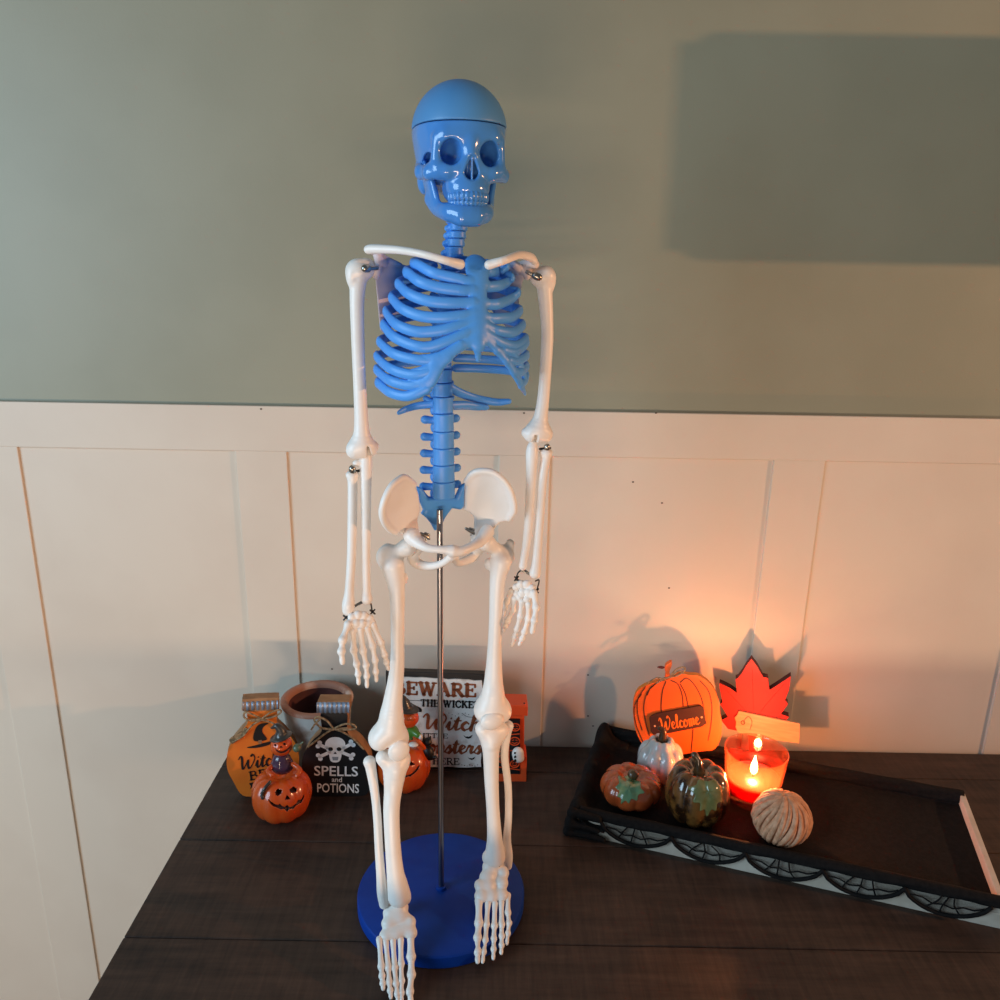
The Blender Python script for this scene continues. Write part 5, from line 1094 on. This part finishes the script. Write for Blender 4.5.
# ------------------------------------------------------------------ candle
cb = atz(751, 797, FLR); t = thing('candle_jar', 'lit red candle in a tapered clear glass at the right of the tray', 'candle', cb)
GLS = bpy.data.materials.new('thin_glass'); M['glass'] = GLS; GLS.use_nodes = True; nt = GLS.node_tree; nt.nodes.clear()
outn = nt.nodes.new('ShaderNodeOutputMaterial'); tr = nt.nodes.new('ShaderNodeBsdfTransparent'); tr.inputs[0].default_value = (1, .86, .78, 1)
gl = nt.nodes.new('ShaderNodeBsdfGlossy'); gl.inputs['Roughness'].default_value = .03; lw = nt.nodes.new('ShaderNodeLayerWeight'); lw.inputs[0].default_value = .5
pw = nt.nodes.new('ShaderNodeMath'); pw.operation = 'POWER'; nt.links.new(lw.outputs[1], pw.inputs[0]); pw.inputs[1].default_value = 3.0
ma = nt.nodes.new('ShaderNodeMath'); ma.operation = 'MULTIPLY_ADD'; nt.links.new(pw.outputs[0], ma.inputs[0]); ma.inputs[1].default_value = .55; ma.inputs[2].default_value = .05
tl = nt.nodes.new('ShaderNodeBsdfTranslucent'); tl.inputs[0].default_value = lin((255, 112, 72)); m1 = nt.nodes.new('ShaderNodeMixShader'); m1.inputs[0].default_value = .10
nt.links.new(tr.outputs[0], m1.inputs[1]); nt.links.new(tl.outputs[0], m1.inputs[2])
mxs = nt.nodes.new('ShaderNodeMixShader'); nt.links.new(ma.outputs[0], mxs.inputs[0]); nt.links.new(m1.outputs[0], mxs.inputs[1]); nt.links.new(gl.outputs[0], mxs.inputs[2]); nt.links.new(mxs.outputs[0], outn.inputs[0])
HJ, R0, R1 = .073, .0335, .0415
rz = lambda z: R0 + (R1 - R0) * (z / HJ) ** .9
crisp(raw('glass_jar', *lathe_vf([(0, 0), (R0 - .002, 0), (R0, .002)] + [(rz(z), z) for z in np.linspace(.006, HJ, 8)] + [(R1 - .001, HJ + .0008), (R1 - .0022, HJ)] + [(rz(z) - .0025, z) for z in np.linspace(HJ - .004, .0122, 8)] + [(0, .0115)], 64), 'glass', t), 50)
WX = .0345
M['wax'] = mat('red_wax', (232, 16, 12), .35, (222, 14, 10), 20, sss=1., sssr=(.045, .006, .003))
wx = lathe_vf([(0, .0120)] + [(rz(z) - .0029, z) for z in np.linspace(.0124, WX - .001, 6)] + [(rz(WX) - .0045, WX), (.008, WX - .0012), (0, WX - .0015)], 56)
crisp(raw('wax', *wx, 'wax', t), 60)
tube('wick', [(-.001, 0, WX - .002), (-.0012, 0, WX + .003), (-.0005, 0, WX + .0055)], .0007, 'letter_black', t, 6)
FLM = bpy.data.materials.new('flame'); M['flame'] = FLM; FLM.use_nodes = True; nt = FLM.node_tree; nt.nodes.clear()
outn = nt.nodes.new('ShaderNodeOutputMaterial'); em = nt.nodes.new('ShaderNodeEmission'); em.inputs[0].default_value = (1, .62, .22, 1); em.inputs[1].default_value = 14
trf = nt.nodes.new('ShaderNodeBsdfTransparent'); adf = nt.nodes.new('ShaderNodeAddShader'); nt.links.new(em.outputs[0], adf.inputs[0]); nt.links.new(trf.outputs[0], adf.inputs[1]); nt.links.new(adf.outputs[0], outn.inputs[0])
fz = WX + .0020
raw('flame', *lathe_vf([(0, 0), (.0022, .0008), (.0044, .004), (.0050, .0080), (.0042, .0135), (.0026, .0195), (.0011, .025), (.0001, .029)], 20, (-.0006, 0, fz)), 'flame', t)
light('candle_light', 'POINT', tuple(cb + np.array([-.0006, 0, fz + .011])), CANDLE_W, (1.0, .42, .16), .004)
SC.objects['candle_light'].parent = t; SC.objects['candle_light'].location = (-.0006, 0, fz + .011)

# ------------------------------------------------------------------ raffia ball
rb = atz(779, 838, FLR); t = thing('raffia_pumpkin', 'peach raffia-wound pumpkin ball at the right front of the tray', 'pumpkin decoration', rb)
RR = .0335; ctr = np.array([0, 0, .0305])
raw('ball_core', *lathe_vf([(max(0, RR * .93 * math.cos(a)), (.0305) + .90 * RR * .93 * math.sin(a)) for a in np.linspace(-math.pi / 2, math.pi / 2, 18)], 36), 'raffia', t)
random.seed(3); parts = []
for i in range(34):
    tilt = .35 + random.uniform(-.2, .2); az = 2 * math.pi * i / 34 + random.uniform(-.05, .05); pts = []
    for q in np.linspace(-1.45, 1.45, 16):
        a2 = az + tilt * q; pts.append(ctr + np.array([RR * math.cos(q) * math.cos(a2), RR * math.cos(q) * math.sin(a2), .90 * RR * math.sin(q)]) * random.uniform(.985, 1.01))
    parts.append(tube_vf(pts, random.uniform(.0026, .0042), 7))
st_o = raw('raffia_strands', *merge(*parts), 'raffia', t); st_o['kind'] = 'stuff'
